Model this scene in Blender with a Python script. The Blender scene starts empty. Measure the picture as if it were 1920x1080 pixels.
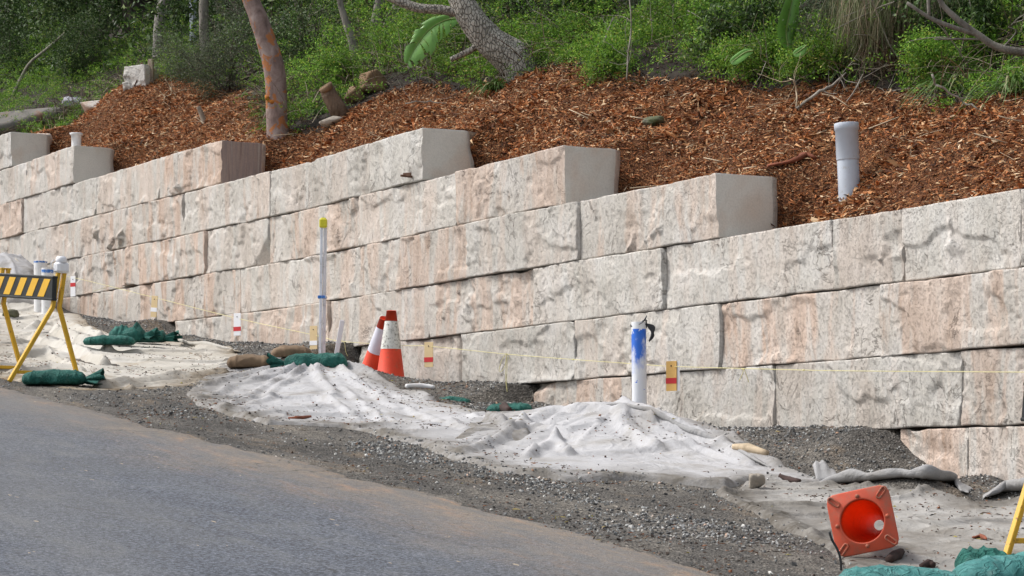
import bpy, math, random
import numpy as np
from mathutils import Vector, Matrix
random.seed(7)
RNG = np.random.default_rng(11)
SC = bpy.context.scene
COL = SC.collection

# ------------------------------------------------------------------ camera, sky, sun
# Frame of the place: x runs along the stone wall (downhill, towards the camera),
# y runs into the hillside, z up.  The wall face is the plane y = 0.  Camera eye z = 0.
FPX = 4800.0                       # focal length in photo pixels (1920 wide)
HOR = 909.0                        # horizon row
CAM = np.array([21.565, -10.105, 0.0])
FW = np.array([-0.8899, 0.4561, 0.0]); RT = np.array([0.4561, 0.8899, 0.0]); UP = np.array([0, 0, 1.0])
cam_d = bpy.data.cameras.new('camera'); cam = bpy.data.objects.new('camera', cam_d); COL.objects.link(cam)
cam.location = CAM
cam.rotation_euler = (math.radians(90), 0, math.atan2(0.8899, 0.4561))
cam_d.sensor_width = 36.0; cam_d.lens = 36.0 * FPX / 1920.0
cam_d.shift_y = (HOR - 540.0) / 1920.0
cam_d.clip_start = 0.1; cam_d.clip_end = 2000
SC.camera = cam
SC.render.resolution_x = 1024; SC.render.resolution_y = 576

SUN_EL, SUN_AZ = math.radians(50), math.radians(230)      # direction the light comes from (azimuth from +x, anticlockwise)
world = bpy.data.worlds.new('World'); SC.world = world; world.use_nodes = True
wn = world.node_tree.nodes; wl = world.node_tree.links
sky = wn.new('ShaderNodeTexSky'); sky.sky_type = 'NISHITA'; sky.sun_disc = False
sky.sun_elevation = SUN_EL; sky.sun_rotation = math.pi / 2 - SUN_AZ
sky.air_density = 1.0; sky.dust_density = 3.0
hs = wn.new('ShaderNodeHueSaturation'); hs.inputs['Saturation'].default_value = 0.35
wl.new(sky.outputs[0], hs.inputs['Color']); wl.new(hs.outputs[0], wn['Background'].inputs['Color'])
wn['Background'].inputs['Strength'].default_value = 0.13
sd = bpy.data.lights.new('sun', 'SUN'); sun = bpy.data.objects.new('sun', sd); COL.objects.link(sun)
sd.energy = 1.5; sd.angle = math.radians(10); sd.color = (1.0, 0.97, 0.93)
dv = Vector((math.cos(SUN_AZ) * math.cos(SUN_EL), math.sin(SUN_AZ) * math.cos(SUN_EL), math.sin(SUN_EL)))
sun.rotation_euler = dv.to_track_quat('Z', 'Y').to_euler(); sun.location = (0, -10, 20)
SC.view_settings.view_transform = 'Standard'; SC.view_settings.look = 'None'
SC.view_settings.exposure = 0.82; SC.view_settings.gamma = 1.0
SC.cycles.max_bounces = 5; SC.cycles.diffuse_bounces = 3

# ------------------------------------------------------------------ numeric helpers
def h3(ix, iy, iz, seed):
    with np.errstate(over='ignore'):
        n = (ix.astype(np.int64) * 374761393 + iy.astype(np.int64) * 668265263 + iz.astype(np.int64) * 2147483647 + seed * 144665) & 0xffffffff
        n = ((n ^ (n >> 13)) * 1274126177) & 0xffffffff
        n = ((n ^ (n >> 16)) * 2246822519) & 0xffffffff
        return ((n ^ (n >> 15)) & 0xffffff) / float(0xffffff)

def vn(x, y, z=0.0, seed=0):
    x, y, z = np.broadcast_arrays(np.asarray(x, float), np.asarray(y, float), np.asarray(z, float))
    fx, fy, fz = np.floor(x), np.floor(y), np.floor(z)
    u, v, w = x - fx, y - fy, z - fz
    u, v, w = u*u*(3-2*u), v*v*(3-2*v), w*w*(3-2*w)
    fx = fx.astype(np.int64); fy = fy.astype(np.int64); fz = fz.astype(np.int64)
    r = 0
    for i in (0, 1):
        for j in (0, 1):
            for k in (0, 1):
                wt = (u if i else 1-u) * (v if j else 1-v) * (w if k else 1-w)
                r = r + wt * h3(fx+i, fy+j, fz+k, seed)
    return r * 2 - 1

def fbm(x, y, z=0.0, seed=0, oc=4, lac=2.03, gain=0.5):
    a, s, r = 1.0, 0.0, 0
    x = np.asarray(x, float); y = np.asarray(y, float); z = np.asarray(z, float)
    for o in range(oc):
        r = r + a * vn(x, y, z, seed + o * 17); s += a
        x = x * lac + 3.1; y = y * lac + 1.7; z = z * lac + 5.3; a *= gain
    return r / s

def sstep(e0, e1, x):
    t = np.clip((np.asarray(x, float) - e0) / (e1 - e0), 0, 1); return t*t*(3-2*t)

def ray(px, py):
    return FW + RT * ((px - 960) / FPX) + UP * ((HOR - py) / FPX)
def at_y(px, py, y):                   # point of the line of sight that lies y metres behind the wall face
    d = ray(px, py); return CAM + d * ((y - CAM[1]) / d[1])
def at_depth(px, py, dist):
    return CAM + ray(px, py) * dist
def wall_s(px):
    return at_y(px, 500, 0.0)[0]

# ------------------------------------------------------------------ terrain heights
C0, CH = 0.378, 0.4915
def ztop(k): return C0 + CH * k        # top of course k
MOUNDS = []       # x, y, height, rx, ry, power
def plane(x, y): return 0.96 - 0.12 * np.asarray(x, float) + 0 * np.asarray(y, float)
def mound(px, py, q, rx, ry, pw=1.0):
    p = at_y(px, py, -q); MOUNDS.append((p[0], p[1], max(0.02, p[2] - float(plane(p[0], p[1])))*1.0, rx, ry, pw))
mound(600, 681, 1.25, 1.15, 0.85)
mound(735, 744, 1.3, 0.8, 0.5)
mound(1165, 768, 0.95, 1.0, 0.75)
mound(1255, 802, 0.9, 0.55, 0.6)
mound(-10, 480, 0.75, 1.45, 0.6, 2.0)
mound(1035, 800, 1.5, 0.35, 0.35)
mound(1560, 812, 0.0, 0.75, 0.5, 1.6)
mound(1640, 806, 0.0, 0.35, 0.4, 1.6)
mound(1375, 830, 0.0, 0.6, 0.35)
mound(1715, 890, 0.75, 0.45, 0.28)
mound(130, 590, 0.8, 0.8, 0.35)
# overlapping heaps: fit the heights so that the summed heaps pass through the measured crests
def _fit():
    n = len(MOUNDS); A = np.zeros((n, n)); b = np.array([m[2] for m in MOUNDS])
    for i, mi in enumerate(MOUNDS):
        for j, mj in enumerate(MOUNDS):
            r2 = ((mi[0]-mj[0])/mj[3])**2 + ((mi[1]-mj[1])/mj[4])**2
            A[i, j] = math.exp(-r2**mj[5])
    h = np.linalg.solve(A, b)
    for i in range(n): MOUNDS[i] = MOUNDS[i][:2] + (float(h[i]),) + MOUNDS[i][3:]
_fit()
def road_edge(x):                      # y of the ragged asphalt edge
    x = np.asarray(x, float)
    return np.interp(x, [-20, 1.4, 5, 10.8, 20], [-4.6, -4.42, -4.18, -3.78, -3.7]) + 0.10 * fbm(x*1.3, 0, seed=5) + 0.05*vn(x*7, 0, seed=6) + 0.02*vn(x*22, 0, seed=7)
BEDX, BEDZ = [], []
def _bed():
    pts = [(-40, ztop(4)+.02), (wall_s(60)-.05, ztop(4)+.02), (wall_s(60), ztop(3)+.12), (wall_s(328)-.35, ztop(3)+.09), (wall_s(328)+.1, 1.68), (wall_s(420), 1.56), (wall_s(667)-.12, ztop(2)+.03),
           (wall_s(667), ztop(1)+.02), (wall_s(996)-.06, ztop(1)+.015), (wall_s(996), ztop(0)+.02), (wall_s(1680)-.15, ztop(0)+.02), (wall_s(1680)+.45, 0.02), (40, 0.0)]
    for a, b in pts: BEDX.append(a); BEDZ.append(b)
def G(x, y):                           # ground in front of the wall
    x = np.asarray(x, float); y = np.asarray(y, float)
    z = plane(x, y)
    for mx, my, h, rx, ry, pw in MOUNDS:
        r2 = ((x-mx)/rx)**2 + ((y-my)/ry)**2
        z = z + h * np.exp(-r2**pw)
    bot = np.interp(x, BEDX, BEDZ)      # gravel bedding packed under the lowest blocks
    z = z + np.maximum(0, bot - z) * np.exp(-(np.minimum(0, y+0.06)/0.42)**2) * (y > -1.5)
    v = sstep(-4.3, -3.7, y)           # verge is rougher than the road bed
    z = z + 0.045*fbm(x*3.3, y*3.3, seed=24)*sstep(-1.0, -0.35, y)*sstep(-12, -4, x)
    z = z + v * (0.02*fbm(x*1.6, y*1.6, seed=21) + 0.012*fbm(x*7, y*7, seed=22)) - 0.03*sstep(-3.9, -4.4, y)
    return z

_bed()
# block courses
def drift(x): return 0.0145 * np.maximum(0, -3.0 - np.asarray(x, float))
ENDS = [(wall_s(135), 4.31), (wall_s(410), 3.82), (0.0, 3.33), (wall_s(1055), 2.84), (wall_s(1340), 2.35)]
ENDX = [wall_s(20), wall_s(135), wall_s(411), wall_s(790), wall_s(1056), wall_s(1341)]   # right ends of courses 9,8,7,6,5,4
_bp = []
for i, k in enumerate([9, 8, 7, 6, 5, 4]):
    e = ENDX[i]; up = ztop(k) + float(drift(e)); lo = ztop(k-1) + float(drift(e))
    _bp += [(e-0.45, up+0.03), (e+0.02, lo+0.02)]
_bp = [(-60, _bp[0][1]+3.5)] + [(-16.5, _bp[0][1])] + _bp + [(30, 1.80)]
BX = np.array([b[0] for b in _bp]); BZ = np.array([b[1] for b in _bp])
LX = np.array([-60, -20, ENDX[1], ENDX[2], ENDX[3], ENDX[4], ENDX[5], 8.9, 30]); LZ = np.array([9.0, 4.9, 4.30, 3.75, 3.15, 2.65, 2.15, 1.95, 1.4])
def B(x, y):                           # hillside behind the wall
    x = np.asarray(x, float); y = np.asarray(y, float)
    b0 = np.interp(x, BX, BZ); b1 = np.interp(x, LX, LZ)
    w = sstep(0.5, 1.5, y)
    z = b0 * (1-w) + b1 * w + 0.52*np.clip(y-0.55, -0.4, 2.2) + (0.45 + 0.2*sstep(0, -8, x))*np.maximum(0, y-2.75)
    z = z + 0.60*np.exp(-((x+14.3)/1.9)**2 - ((y-2.0)/0.85)**2) + 0.16*np.exp(-((x+0.5)/1.6)**2 - ((y-2.2)/0.7)**2)
    z = z + (0.10*fbm(x*0.7, y*0.7, seed=31) + 0.05*fbm(x*2.2, y*2.2, seed=32)) * sstep(0.6, 1.6, y) + 0.015*vn(x*7, y*7, seed=33)
    return z
def hit(px, py, f, y0, y1, n=500):     # where the line of sight meets height field f between y0 and y1
    d = ray(px, py)
    ys = np.linspace(y0, y1, n)
    T = (ys - CAM[1]) / d[1]
    X = CAM[0] + d[0]*T; Z = d[2]*T
    g = f(X, ys)
    idx = np.nonzero(g >= Z)[0]
    if len(idx) == 0: i = n-1
    else: i = idx[0]
    return np.array([X[i], ys[i], float(g[i])])
def hb(px, py): return hit(px, py, B, 0.3, 14)
def hg(px, py): return hit(px, py, G, -8.5, 0.0)
def P(px, py, ref):                    # point on the line of sight at the same distance from the eye as point ref
    dist = float(np.dot(np.asarray(ref) - CAM, FW)); return CAM + ray(px, py) * dist

# ------------------------------------------------------------------ mesh helpers
class Geo:
    def __init__(s): s.nb = s.nr = 0; s.V = []; s.F = {3: [], 4: []}; s.M = {3: [], 4: []}; s.n = 0; s.ng = []
    def add(s, V, F, mi=0):
        V = np.asarray(V, float).reshape(-1, 3); F = np.asarray(F, np.int64)
        k = F.shape[1]; s.V.append(V); s.F[k].append(F + s.n); s.M[k].append(np.full(len(F), mi, np.int32)); s.n += len(V)
    def addmore(s, F, mi=0, base=0):
        F = np.asarray(F, np.int64); s.F[F.shape[1]].append(F + base); s.M[F.shape[1]].append(np.full(len(F), mi, np.int32))
    def box(s, c, size, R=None, mi=0, bev=0.0):
        s.nb += 1; sx, sy, sz = [v/2 for v in size]
        if bev <= 0:
            V = np.array([[x, y, z] for x in (-sx, sx) for y in (-sy, sy) for z in (-sz, sz)])
            F = [[0,1,3,2],[4,6,7,5],[0,4,5,1],[2,3,7,6],[0,2,6,4],[1,5,7,3]]
            if R is not None: V = V @ np.asarray(R).T
            s.add(V + np.asarray(c), F, mi); return
        b = min(bev, sx*.9, sy*.9, sz*.9); V = []; idx = {}
        for X in (-1, 1):
            for Y in (-1, 1):
                for Z in (-1, 1):
                    for a in range(3):
                        p = [X*(sx-b), Y*(sy-b), Z*(sz-b)]; p[a] = (X*sx, Y*sy, Z*sz)[a]
                        idx[(X, Y, Z, a)] = len(V); V.append(p)
        F4 = []; F3 = []
        for a in range(3):
            o = [i for i in range(3) if i != a]
            for sg in (-1, 1):
                q = []
                for u, v in ((-1,-1),(1,-1),(1,1),(-1,1)):
                    k = [0,0,0]; k[a] = sg; k[o[0]] = u; k[o[1]] = v; q.append(idx[tuple(k)+(a,)])
                F4.append(q)
            for u in (-1, 1):
                for v in (-1, 1):
                    k0 = [0,0,0]; k1 = [0,0,0]; k0[a] = -1; k1[a] = 1
                    k0[o[0]] = k1[o[0]] = u; k0[o[1]] = k1[o[1]] = v
                    F4.append([idx[tuple(k0)+(o[0],)], idx[tuple(k1)+(o[0],)], idx[tuple(k1)+(o[1],)], idx[tuple(k0)+(o[1],)]])
        for X in (-1, 1):
            for Y in (-1, 1):
                for Z in (-1, 1): F3.append([idx[(X,Y,Z,0)], idx[(X,Y,Z,1)], idx[(X,Y,Z,2)]])
        V = np.array(V)
        if R is not None: V = V @ np.asarray(R).T
        b0 = s.n; s.add(V + np.asarray(c), F4, mi); s.addmore(F3, mi, b0)
    def tube(s, pts, rad, n=10, mi=0, cap=True, rough=0.0, seed=0, flat=1.0):
        s.nr += 1; pts = np.asarray(pts, float); m = len(pts)
        rad = np.broadcast_to(np.asarray(rad, float), (m,))
        T = np.gradient(pts, axis=0); T /= np.linalg.norm(T, axis=1)[:, None] + 1e-9
        ref = np.array([0, 0, 1.0]) if abs(T[0][2]) < 0.9 else np.array([1.0, 0, 0])
        Nn = []; nrm = np.cross(T[0], ref); nrm /= np.linalg.norm(nrm)
        for i in range(m):
            nrm = nrm - T[i]*np.dot(nrm, T[i]); nrm /= np.linalg.norm(nrm) + 1e-9; Nn.append(nrm.copy())
        Nn = np.array(Nn); Bn = np.cross(T, Nn)
        a = np.linspace(0, 2*np.pi, n, endpoint=False)
        r = rad[:, None] * np.ones((1, n))
        if rough > 0:
            L = np.arange(m)[:, None]*0.35
            r = r * (1 + rough*fbm(np.cos(a)[None, :]*1.5+seed, np.sin(a)[None, :]*1.5, L, seed=seed, oc=3))
        V = pts[:, None, :] + Nn[:, None, :]*(np.cos(a)[None, :]*r)[..., None] + Bn[:, None, :]*(np.sin(a)[None, :]*r*flat)[..., None]
        V = V.reshape(-1, 3); i = np.arange(m-1)[:, None]*n; j = np.arange(n)[None, :]; j2 = (j+1) % n
        F = np.stack([i+j, i+j2, i+n+j2, i+n+j], -1).reshape(-1, 4)
        b0 = s.n; s.add(V, F, mi)
        if cap:
            s.V.append(np.array([pts[0], pts[-1]])); c0 = s.n; s.n += 2
            jj = np.arange(n); jn = (jj+1) % n
            F1 = np.stack([np.full(n, c0), b0+jn, b0+jj], -1); o = b0+(m-1)*n
            F2 = np.stack([np.full(n, c0+1), o+jj, o+jn], -1)
            s.F[3] += [F1, F2]; s.M[3] += [np.full(n, mi, np.int32)]*2
    def lathe(s, prof, c, ax=(0,0,1), n=32, mi=0, u=None):
        s.nr += 1; ax = np.asarray(ax, float); ax /= np.linalg.norm(ax)
        r = np.cross(ax, [0, 1, 0.1]) if u is None else np.asarray(u, float); r /= np.linalg.norm(r); t = np.cross(ax, r)
        a = np.linspace(0, 2*np.pi, n, endpoint=False)
        ring = np.cos(a)[:, None]*r + np.sin(a)[:, None]*t
        V = np.concatenate([np.asarray(c) + ax*h + ring*rr for rr, h in prof])
        m = len(prof); i = np.arange(m-1)[:, None]*n; j = np.arange(n)[None, :]; j2 = (j+1) % n
        s.add(V, np.stack([i+j, i+j2, i+n+j2, i+n+j], -1).reshape(-1, 4), mi)
    def build(s, name, mats, parent=None, loc=None, smooth=True, label=None, cat=None, group=None, kind=None, face_attr=None):
        V = np.concatenate(s.V) if s.V else np.zeros((0, 3))
        if parent is not None: loc = np.array(parent['_loc'])
        elif loc is None: loc = np.array([V[:, 0].mean(), V[:, 1].mean(), V[:, 2].min()])
        loc = np.asarray(loc, float)
        me = bpy.data.meshes.new(name); Vl = (V - loc).astype(np.float32)
        me.vertices.add(len(Vl)); me.vertices.foreach_set('co', Vl.ravel())
        f3 = np.concatenate(s.F[3]) if s.F[3] else np.zeros((0, 3), np.int64)
        f4 = np.concatenate(s.F[4]) if s.F[4] else np.zeros((0, 4), np.int64)
        nl = len(f3)*3 + len(f4)*4
        me.loops.add(nl); me.loops.foreach_set('vertex_index', np.concatenate([f3.ravel(), f4.ravel()]).astype(np.int32))
        me.polygons.add(len(f3)+len(f4))
        st = np.concatenate([np.arange(len(f3))*3, len(f3)*3 + np.arange(len(f4))*4]).astype(np.int32)
        me.polygons.foreach_set('loop_start', st)
        mi = np.concatenate([np.concatenate(s.M[3]) if s.M[3] else np.zeros(0, np.int32), np.concatenate(s.M[4]) if s.M[4] else np.zeros(0, np.int32)])
        if not isinstance(mats, (list, tuple)): mats = [mats]
        for m in mats: me.materials.append(m)
        me.polygons.foreach_set('material_index', mi.astype(np.int32))
        me.update(calc_edges=True)
        me.polygons.foreach_set('use_smooth', np.full(len(me.polygons), smooth and not (s.nb and not s.nr))); me.update()
        o = bpy.data.objects.new(name, me); COL.objects.link(o)
        if parent is not None: o.parent = parent; o.location = (0, 0, 0)
        else: o.location = loc
        o['_loc'] = [float(v) for v in loc]
        tag(o, label, cat, group, kind)
        return o
def tag(o, label=None, cat=None, group=None, kind=None):
    if label: o['label'] = label
    if cat: o['category'] = cat
    if group: o['group'] = group
    if kind: o['kind'] = kind
def thing(name, loc, label, cat, group=None):
    o = bpy.data.objects.new(name, None); COL.objects.link(o); o.location = loc; o['_loc'] = [float(v) for v in loc]
    o.empty_display_size = 0.2
    tag(o, label, cat, group); return o
def dup(root, loc, label, group=None):
    def cp(o, par):
        c = o.copy(); COL.objects.link(c)
        if par: c.parent = par
        for ch in [x for x in o.children]: cp(ch, c)
        return c
    c = cp(root, None); c.location = loc; c['label'] = label
    if group: c['group'] = group
    return c
def spline(pts, n=8):
    p = np.asarray(pts, float); out = []
    q = np.vstack([2*p[0]-p[1], p, 2*p[-1]-p[-2]])
    for i in range(1, len(q)-2):
        for t in np.linspace(0, 1, n, endpoint=False):
            a, b, c, d = q[i-1], q[i], q[i+1], q[i+2]
            out.append(0.5*((2*b)+(c-a)*t+(2*a-5*b+4*c-d)*t*t+(-a+3*b-3*c+d)*t**3))
    out.append(p[-1]); return np.array(out)
def lerpr(r, n): return np.interp(np.linspace(0, 1, n), np.linspace(0, 1, len(r)), r)

# ------------------------------------------------------------------ material helpers
class NT:
    def __init__(s, name, rough=0.85, spec=0.3):
        s.m = bpy.data.materials.new(name); s.m.use_nodes = True; s.t = s.m.node_tree; s.n = s.t.nodes; s.l = s.t.links
        s.b = s.n['Principled BSDF']; s.b.inputs['Roughness'].default_value = rough
        s.b.inputs['Specular IOR Level'].default_value = spec
        g = s.n.new('ShaderNodeNewGeometry'); s.pos = g.outputs['Position']; s.island = g.outputs['Random Per Island']
        s.oi = s.n.new('ShaderNodeObjectInfo')
    def vec(s, scale=(1,1,1), src=None, off=None):
        mp = s.n.new('ShaderNodeMapping'); mp.inputs['Scale'].default_value = scale
        s.l.new(src or s.pos, mp.inputs['Vector'])
        if off is not None: s.l.new(off, mp.inputs['Location'])
        return mp.outputs[0]
    def rnd_off(s, k=37.0):
        c = s.n.new('ShaderNodeVectorMath'); c.operation = 'SCALE'; c.inputs['Scale'].default_value = k
        cb = s.n.new('ShaderNodeCombineXYZ')
        for i in range(3): s.l.new(s.oi.outputs['Random'], cb.inputs[i])
        s.l.new(cb.outputs[0], c.inputs[0]); return c.outputs[0]
    def noise(s, scale=5, detail=4, rough=0.55, v=None, dist=0.0):
        n = s.n.new('ShaderNodeTexNoise'); n.inputs['Scale'].default_value = scale; n.inputs['Detail'].default_value = detail
        n.inputs['Roughness'].default_value = rough; n.inputs['Distortion'].default_value = dist
        s.l.new(v or s.pos, n.inputs['Vector']); return n.outputs['Fac']
    def voro(s, scale=5, v=None, feature='F1', rnd=1.0):
        n = s.n.new('ShaderNodeTexVoronoi'); n.inputs['Scale'].default_value = scale; n.feature = feature
        n.inputs['Randomness'].default_value = rnd
        s.l.new(v or s.pos, n.inputs['Vector']); return n
    def ramp(s, fac, stops, interp='LINEAR'):
        r = s.n.new('ShaderNodeValToRGB'); r.color_ramp.interpolation = interp; e = r.color_ramp.elements
        while len(e) < len(stops): e.new(0.5)
        for el, (p, c) in zip(e, stops):
            el.position = p; el.color = (c if hasattr(c, '__len__') else (c, c, c))[:3] + (1,) if hasattr(c, '__len__') else (c, c, c, 1)
        s.l.new(fac, r.inputs[0]); return r.outputs[0]
    def mix(s, fac, a, b, mode='MIX'):
        m = s.n.new('ShaderNodeMix'); m.data_type = 'RGBA'; m.blend_type = mode
        for sock, v in ((m.inputs[0], fac), (m.inputs[6], a), (m.inputs[7], b)):
            if hasattr(v, 'is_linked') or hasattr(v, 'links'): s.l.new(v, sock)
            else: sock.default_value = v if not hasattr(v, '__len__') else tuple(v)[:3] + (1,)
        return m.outputs[2]
    def math(s, op, a, b=0.0, clamp=False):
        m = s.n.new('ShaderNodeMath'); m.operation = op; m.use_clamp = clamp
        for i, v in enumerate((a, b)):
            if hasattr(v, 'links'): s.l.new(v, m.inputs[i])
            else: m.inputs[i].default_value = v
        return m.outputs[0]
    def color(s, c):
        if hasattr(c, 'links'): s.l.new(c, s.b.inputs['Base Color'])
        else: s.b.inputs['Base Color'].default_value = tuple(c) + (1,)
    def bump(s, h, strength=0.5, dist=0.01, prev=None):
        b = s.n.new('ShaderNodeBump'); b.inputs['Strength'].default_value = strength; b.inputs['Distance'].default_value = dist
        s.l.new(h, b.inputs['Height'])
        if prev is not None: s.l.new(prev, b.inputs['Normal'])
        s.l.new(b.outputs[0], s.b.inputs['Normal']); return b.outputs[0]

def m_sandstone():
    t = NT('quarried_sandstone', 0.93, 0.15)
    v = t.vec((1,1,1), off=t.rnd_off(37)); vs = t.vec((2.6, 2.6, 0.55), off=t.rnd_off(19))
    grey = t.ramp(t.noise(2.2, 5, 0.6, v), [(0.3, (0.41,0.39,0.35)), (0.5, (0.51,0.49,0.45)), (0.7, (0.59,0.575,0.545))])
    pink = t.ramp(t.noise(3.0, 4, 0.6, vs), [(0.3, (0.42,0.31,0.24)), (0.55, (0.55,0.435,0.36)), (0.75, (0.61,0.52,0.45))])
    pm = t.ramp(t.noise(1.25, 4, 0.55, vs, 0.6), [(0.46, 0.0), (0.56, 0.9)])
    sep = t.n.new('ShaderNodeSeparateColor'); t.l.new(t.oi.outputs['Color'], sep.inputs[0])
    pm2 = t.math('ADD', t.math('MULTIPLY', pm, sep.outputs[0]), t.math('MULTIPLY', sep.outputs[0], 0.22), True)
    c = t.mix(pm2, grey, pink)
    # rusty bands that follow the bedding of the stone
    rb = t.ramp(t.noise(5.5, 3, 0.5, t.vec((1.6,1.6,0.35), off=t.rnd_off(71)), 0.3), [(0.62, 0.0), (0.72, 0.55)])
    c = t.mix(t.math('MULTIPLY', rb, sep.outputs[0]), c, (0.36,0.235,0.16))
    # dark lichen and soot specks
    dk = t.ramp(t.noise(3.6, 6, 0.72, t.vec((1.5,1.5,1), off=t.rnd_off(53))), [(0.60, 0.0), (0.72, 0.6)])
    c = t.mix(t.math('MULTIPLY', dk, sep.outputs[1]), c, (0.17,0.16,0.15))
    sp = t.ramp(t.noise(85, 2, 0.6, v), [(0.30, 0.70), (0.42, 0.97), (0.6, 1.0), (0.75, 1.10)])
    c = t.mix(0.9, c, sp, 'MULTIPLY')
    cr1 = t.math('ABSOLUTE', t.math('SUBTRACT', t.noise(3.2, 6, 0.62, v, 0.8), 0.5)); cm = t.ramp(t.noise(2.2, 3, 0.6, t.vec((1,1,1), off=t.rnd_off(83))), [(0.50, 0.0), (0.58, 1.0)])
    crk = t.math('MULTIPLY', t.ramp(cr1, [(0.0, 1.0), (0.010, 0.0)]), cm); c = t.mix(t.math('MULTIPLY', crk, 0.6), c, (0.16,0.13,0.105))
    hs = t.n.new('ShaderNodeHueSaturation'); t.l.new(c, hs.inputs['Color']); t.l.new(t.math('ADD', t.math('MULTIPLY', sep.outputs[2], 0.30), 0.86), hs.inputs['Value'])
    t.color(hs.outputs[0])
    pit = t.ramp(t.noise(46, 5, 0.8, v), [(0.36, 0.0), (0.46, 1.0)])
    rg_ = t.math('ABSOLUTE', t.math('SUBTRACT', t.noise(11, 8, 0.7, t.vec((1,1,0.7), off=t.rnd_off(13))), 0.5))
    h = t.math('ADD', t.math('ADD', t.math('MULTIPLY', rg_, 2.0), t.math('MULTIPLY', pit, 0.6)), t.math('MULTIPLY', crk, -1.2))
    b1 = t.bump(h, 0.75, 0.012); t.bump(t.noise(120, 4, 0.8, v), 0.7, 0.004, b1); return t.m
def m_sawn(name, stripes=False):
    t = NT(name, 0.9, 0.2)
    v = t.vec((1,1,1), off=t.rnd_off(29))
    c = t.ramp(t.noise(1.8, 4, 0.5, v), [(0.35, (0.55,0.525,0.465)), (0.6, (0.65,0.625,0.565)), (0.8, (0.68,0.65,0.585))])
    pk = t.ramp(t.noise(1.6, 3, 0.5, t.vec((1.2,1.2,1), off=t.rnd_off(61)), 0.4), [(0.55, 0.0), (0.68, 0.6)])
    c = t.mix(pk, c, (0.56,0.44,0.35))
    if stripes:
        st = t.noise(11, 3, 0.6, t.vec((0.4,2.6,0.12)), 0.2)
        c = t.ramp(st, [(0.3, (0.20,0.145,0.125)), (0.45, (0.33,0.25,0.215)), (0.6, (0.27,0.21,0.19)), (0.75, (0.42,0.37,0.32))])
    sc = t.ramp(t.noise(9, 2, 0.4, t.vec((1,4,0.6), off=t.rnd_off(11)), 1.5), [(0.66, 1.0), (0.7, 0.88), (0.74, 1.0)])
    c = t.mix(0.7, c, sc, 'MULTIPLY')
    t.color(t.mix(0.35, c, t.ramp(t.noise(70, 2, 0.6), [(0.35, 0.75), (0.6, 1.05)]), 'MULTIPLY'))
    t.bump(t.noise(45, 4, 0.6), 0.25, 0.006); return t.m
M = {}
M['stone'] = m_sandstone(); M['sawn'] = m_sawn('sawn_sandstone'); M['sawn_b'] = m_sawn('banded_sawn_sandstone', True)

def m_asphalt():
    t = NT('asphalt', 0.88, 0.3)
    c = t.ramp(t.noise(0.9, 4, 0.6), [(0.3, (0.078,0.085,0.102)), (0.7, (0.108,0.116,0.134))])
    agg = t.voro(95); c = t.mix(0.85, c, t.ramp(agg.outputs['Color'], [(0.0, 0.45), (0.45, 0.9), (0.8, 1.3), (1.0, 1.9)]), 'MULTIPLY')
    c = t.mix(0.9, c, t.ramp(t.noise(48, 3, 0.8), [(0.38, 0.42), (0.5, 1.0), (0.62, 1.7)]), 'MULTIPLY')
    # pale silt tracked along the road, dust near the verge edge
    s = t.ramp(t.noise(2.4, 5, 0.6, t.vec((0.8, 2.0, 1)), 0.3), [(0.5, 0.0), (0.75, 0.4)])
    c = t.mix(s, c, (0.19,0.185,0.175))
    sep = t.n.new('ShaderNodeSeparateXYZ'); t.l.new(t.pos, sep.inputs[0])
    e = t.math('ADD', sep.outputs[1], t.math('MULTIPLY', sep.outputs[0], -0.045))    # y - slope of the road edge
    e = t.math('ADD', e, t.math('MULTIPLY', t.math('SUBTRACT', t.noise(0.8, 4, 0.6), 0.5), 1.2))
    em = t.ramp(t.math('MULTIPLY', t.math('ADD', e, 6.3), 0.5, True), [(0.40, 0.0), (0.72, 0.5), (0.9, 0.95)])
    dust = t.ramp(t.noise(3.5, 4, 0.6, t.vec((0.5, 2.5, 1))), [(0.35, (0.185,0.165,0.14)), (0.55, (0.25,0.20,0.15)), (0.70, (0.37,0.235,0.14))])
    c = t.mix(t.math('MULTIPLY', em, t.ramp(t.noise(20, 5, 0.7), [(0.3, 0.35), (0.6, 1.0)])), c, t.mix(0.6, dust, t.ramp(t.noise(60, 3, 0.7), [(0.3, 0.6), (0.7, 1.2)]), 'MULTIPLY'))
    fl = t.ramp(t.noise(9, 2, 0.5, t.vec((0.7, 2.0, 1))), [(0.745, 0.0), (0.765, 0.8)])
    c = t.mix(fl, c, (0.42,0.34,0.24))
    ck = t.math('ABSOLUTE', t.math('SUBTRACT', t.noise(0.7, 5, 0.6, None, 1.0), 0.5)); c = t.mix(t.math('MULTIPLY', t.ramp(ck, [(0.0, 1.0), (0.0035, 0.0)]), t.ramp(t.noise(0.8, 2, 0.5), [(0.5, 0.0), (0.56, 0.8)])), c, (0.035,0.033,0.03))
    c = t.mix(t.ramp(t.noise(0.5, 3, 0.5, t.vec((0.3, 1.6, 1))), [(0.45, 0.0), (0.6, 0.28)]), c, (0.17,0.165,0.155))
    t.color(c); t.bump(t.math('ADD', t.noise(80, 3, 0.7), agg.outputs['Distance']), 0.6, 0.006); return t.m
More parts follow.
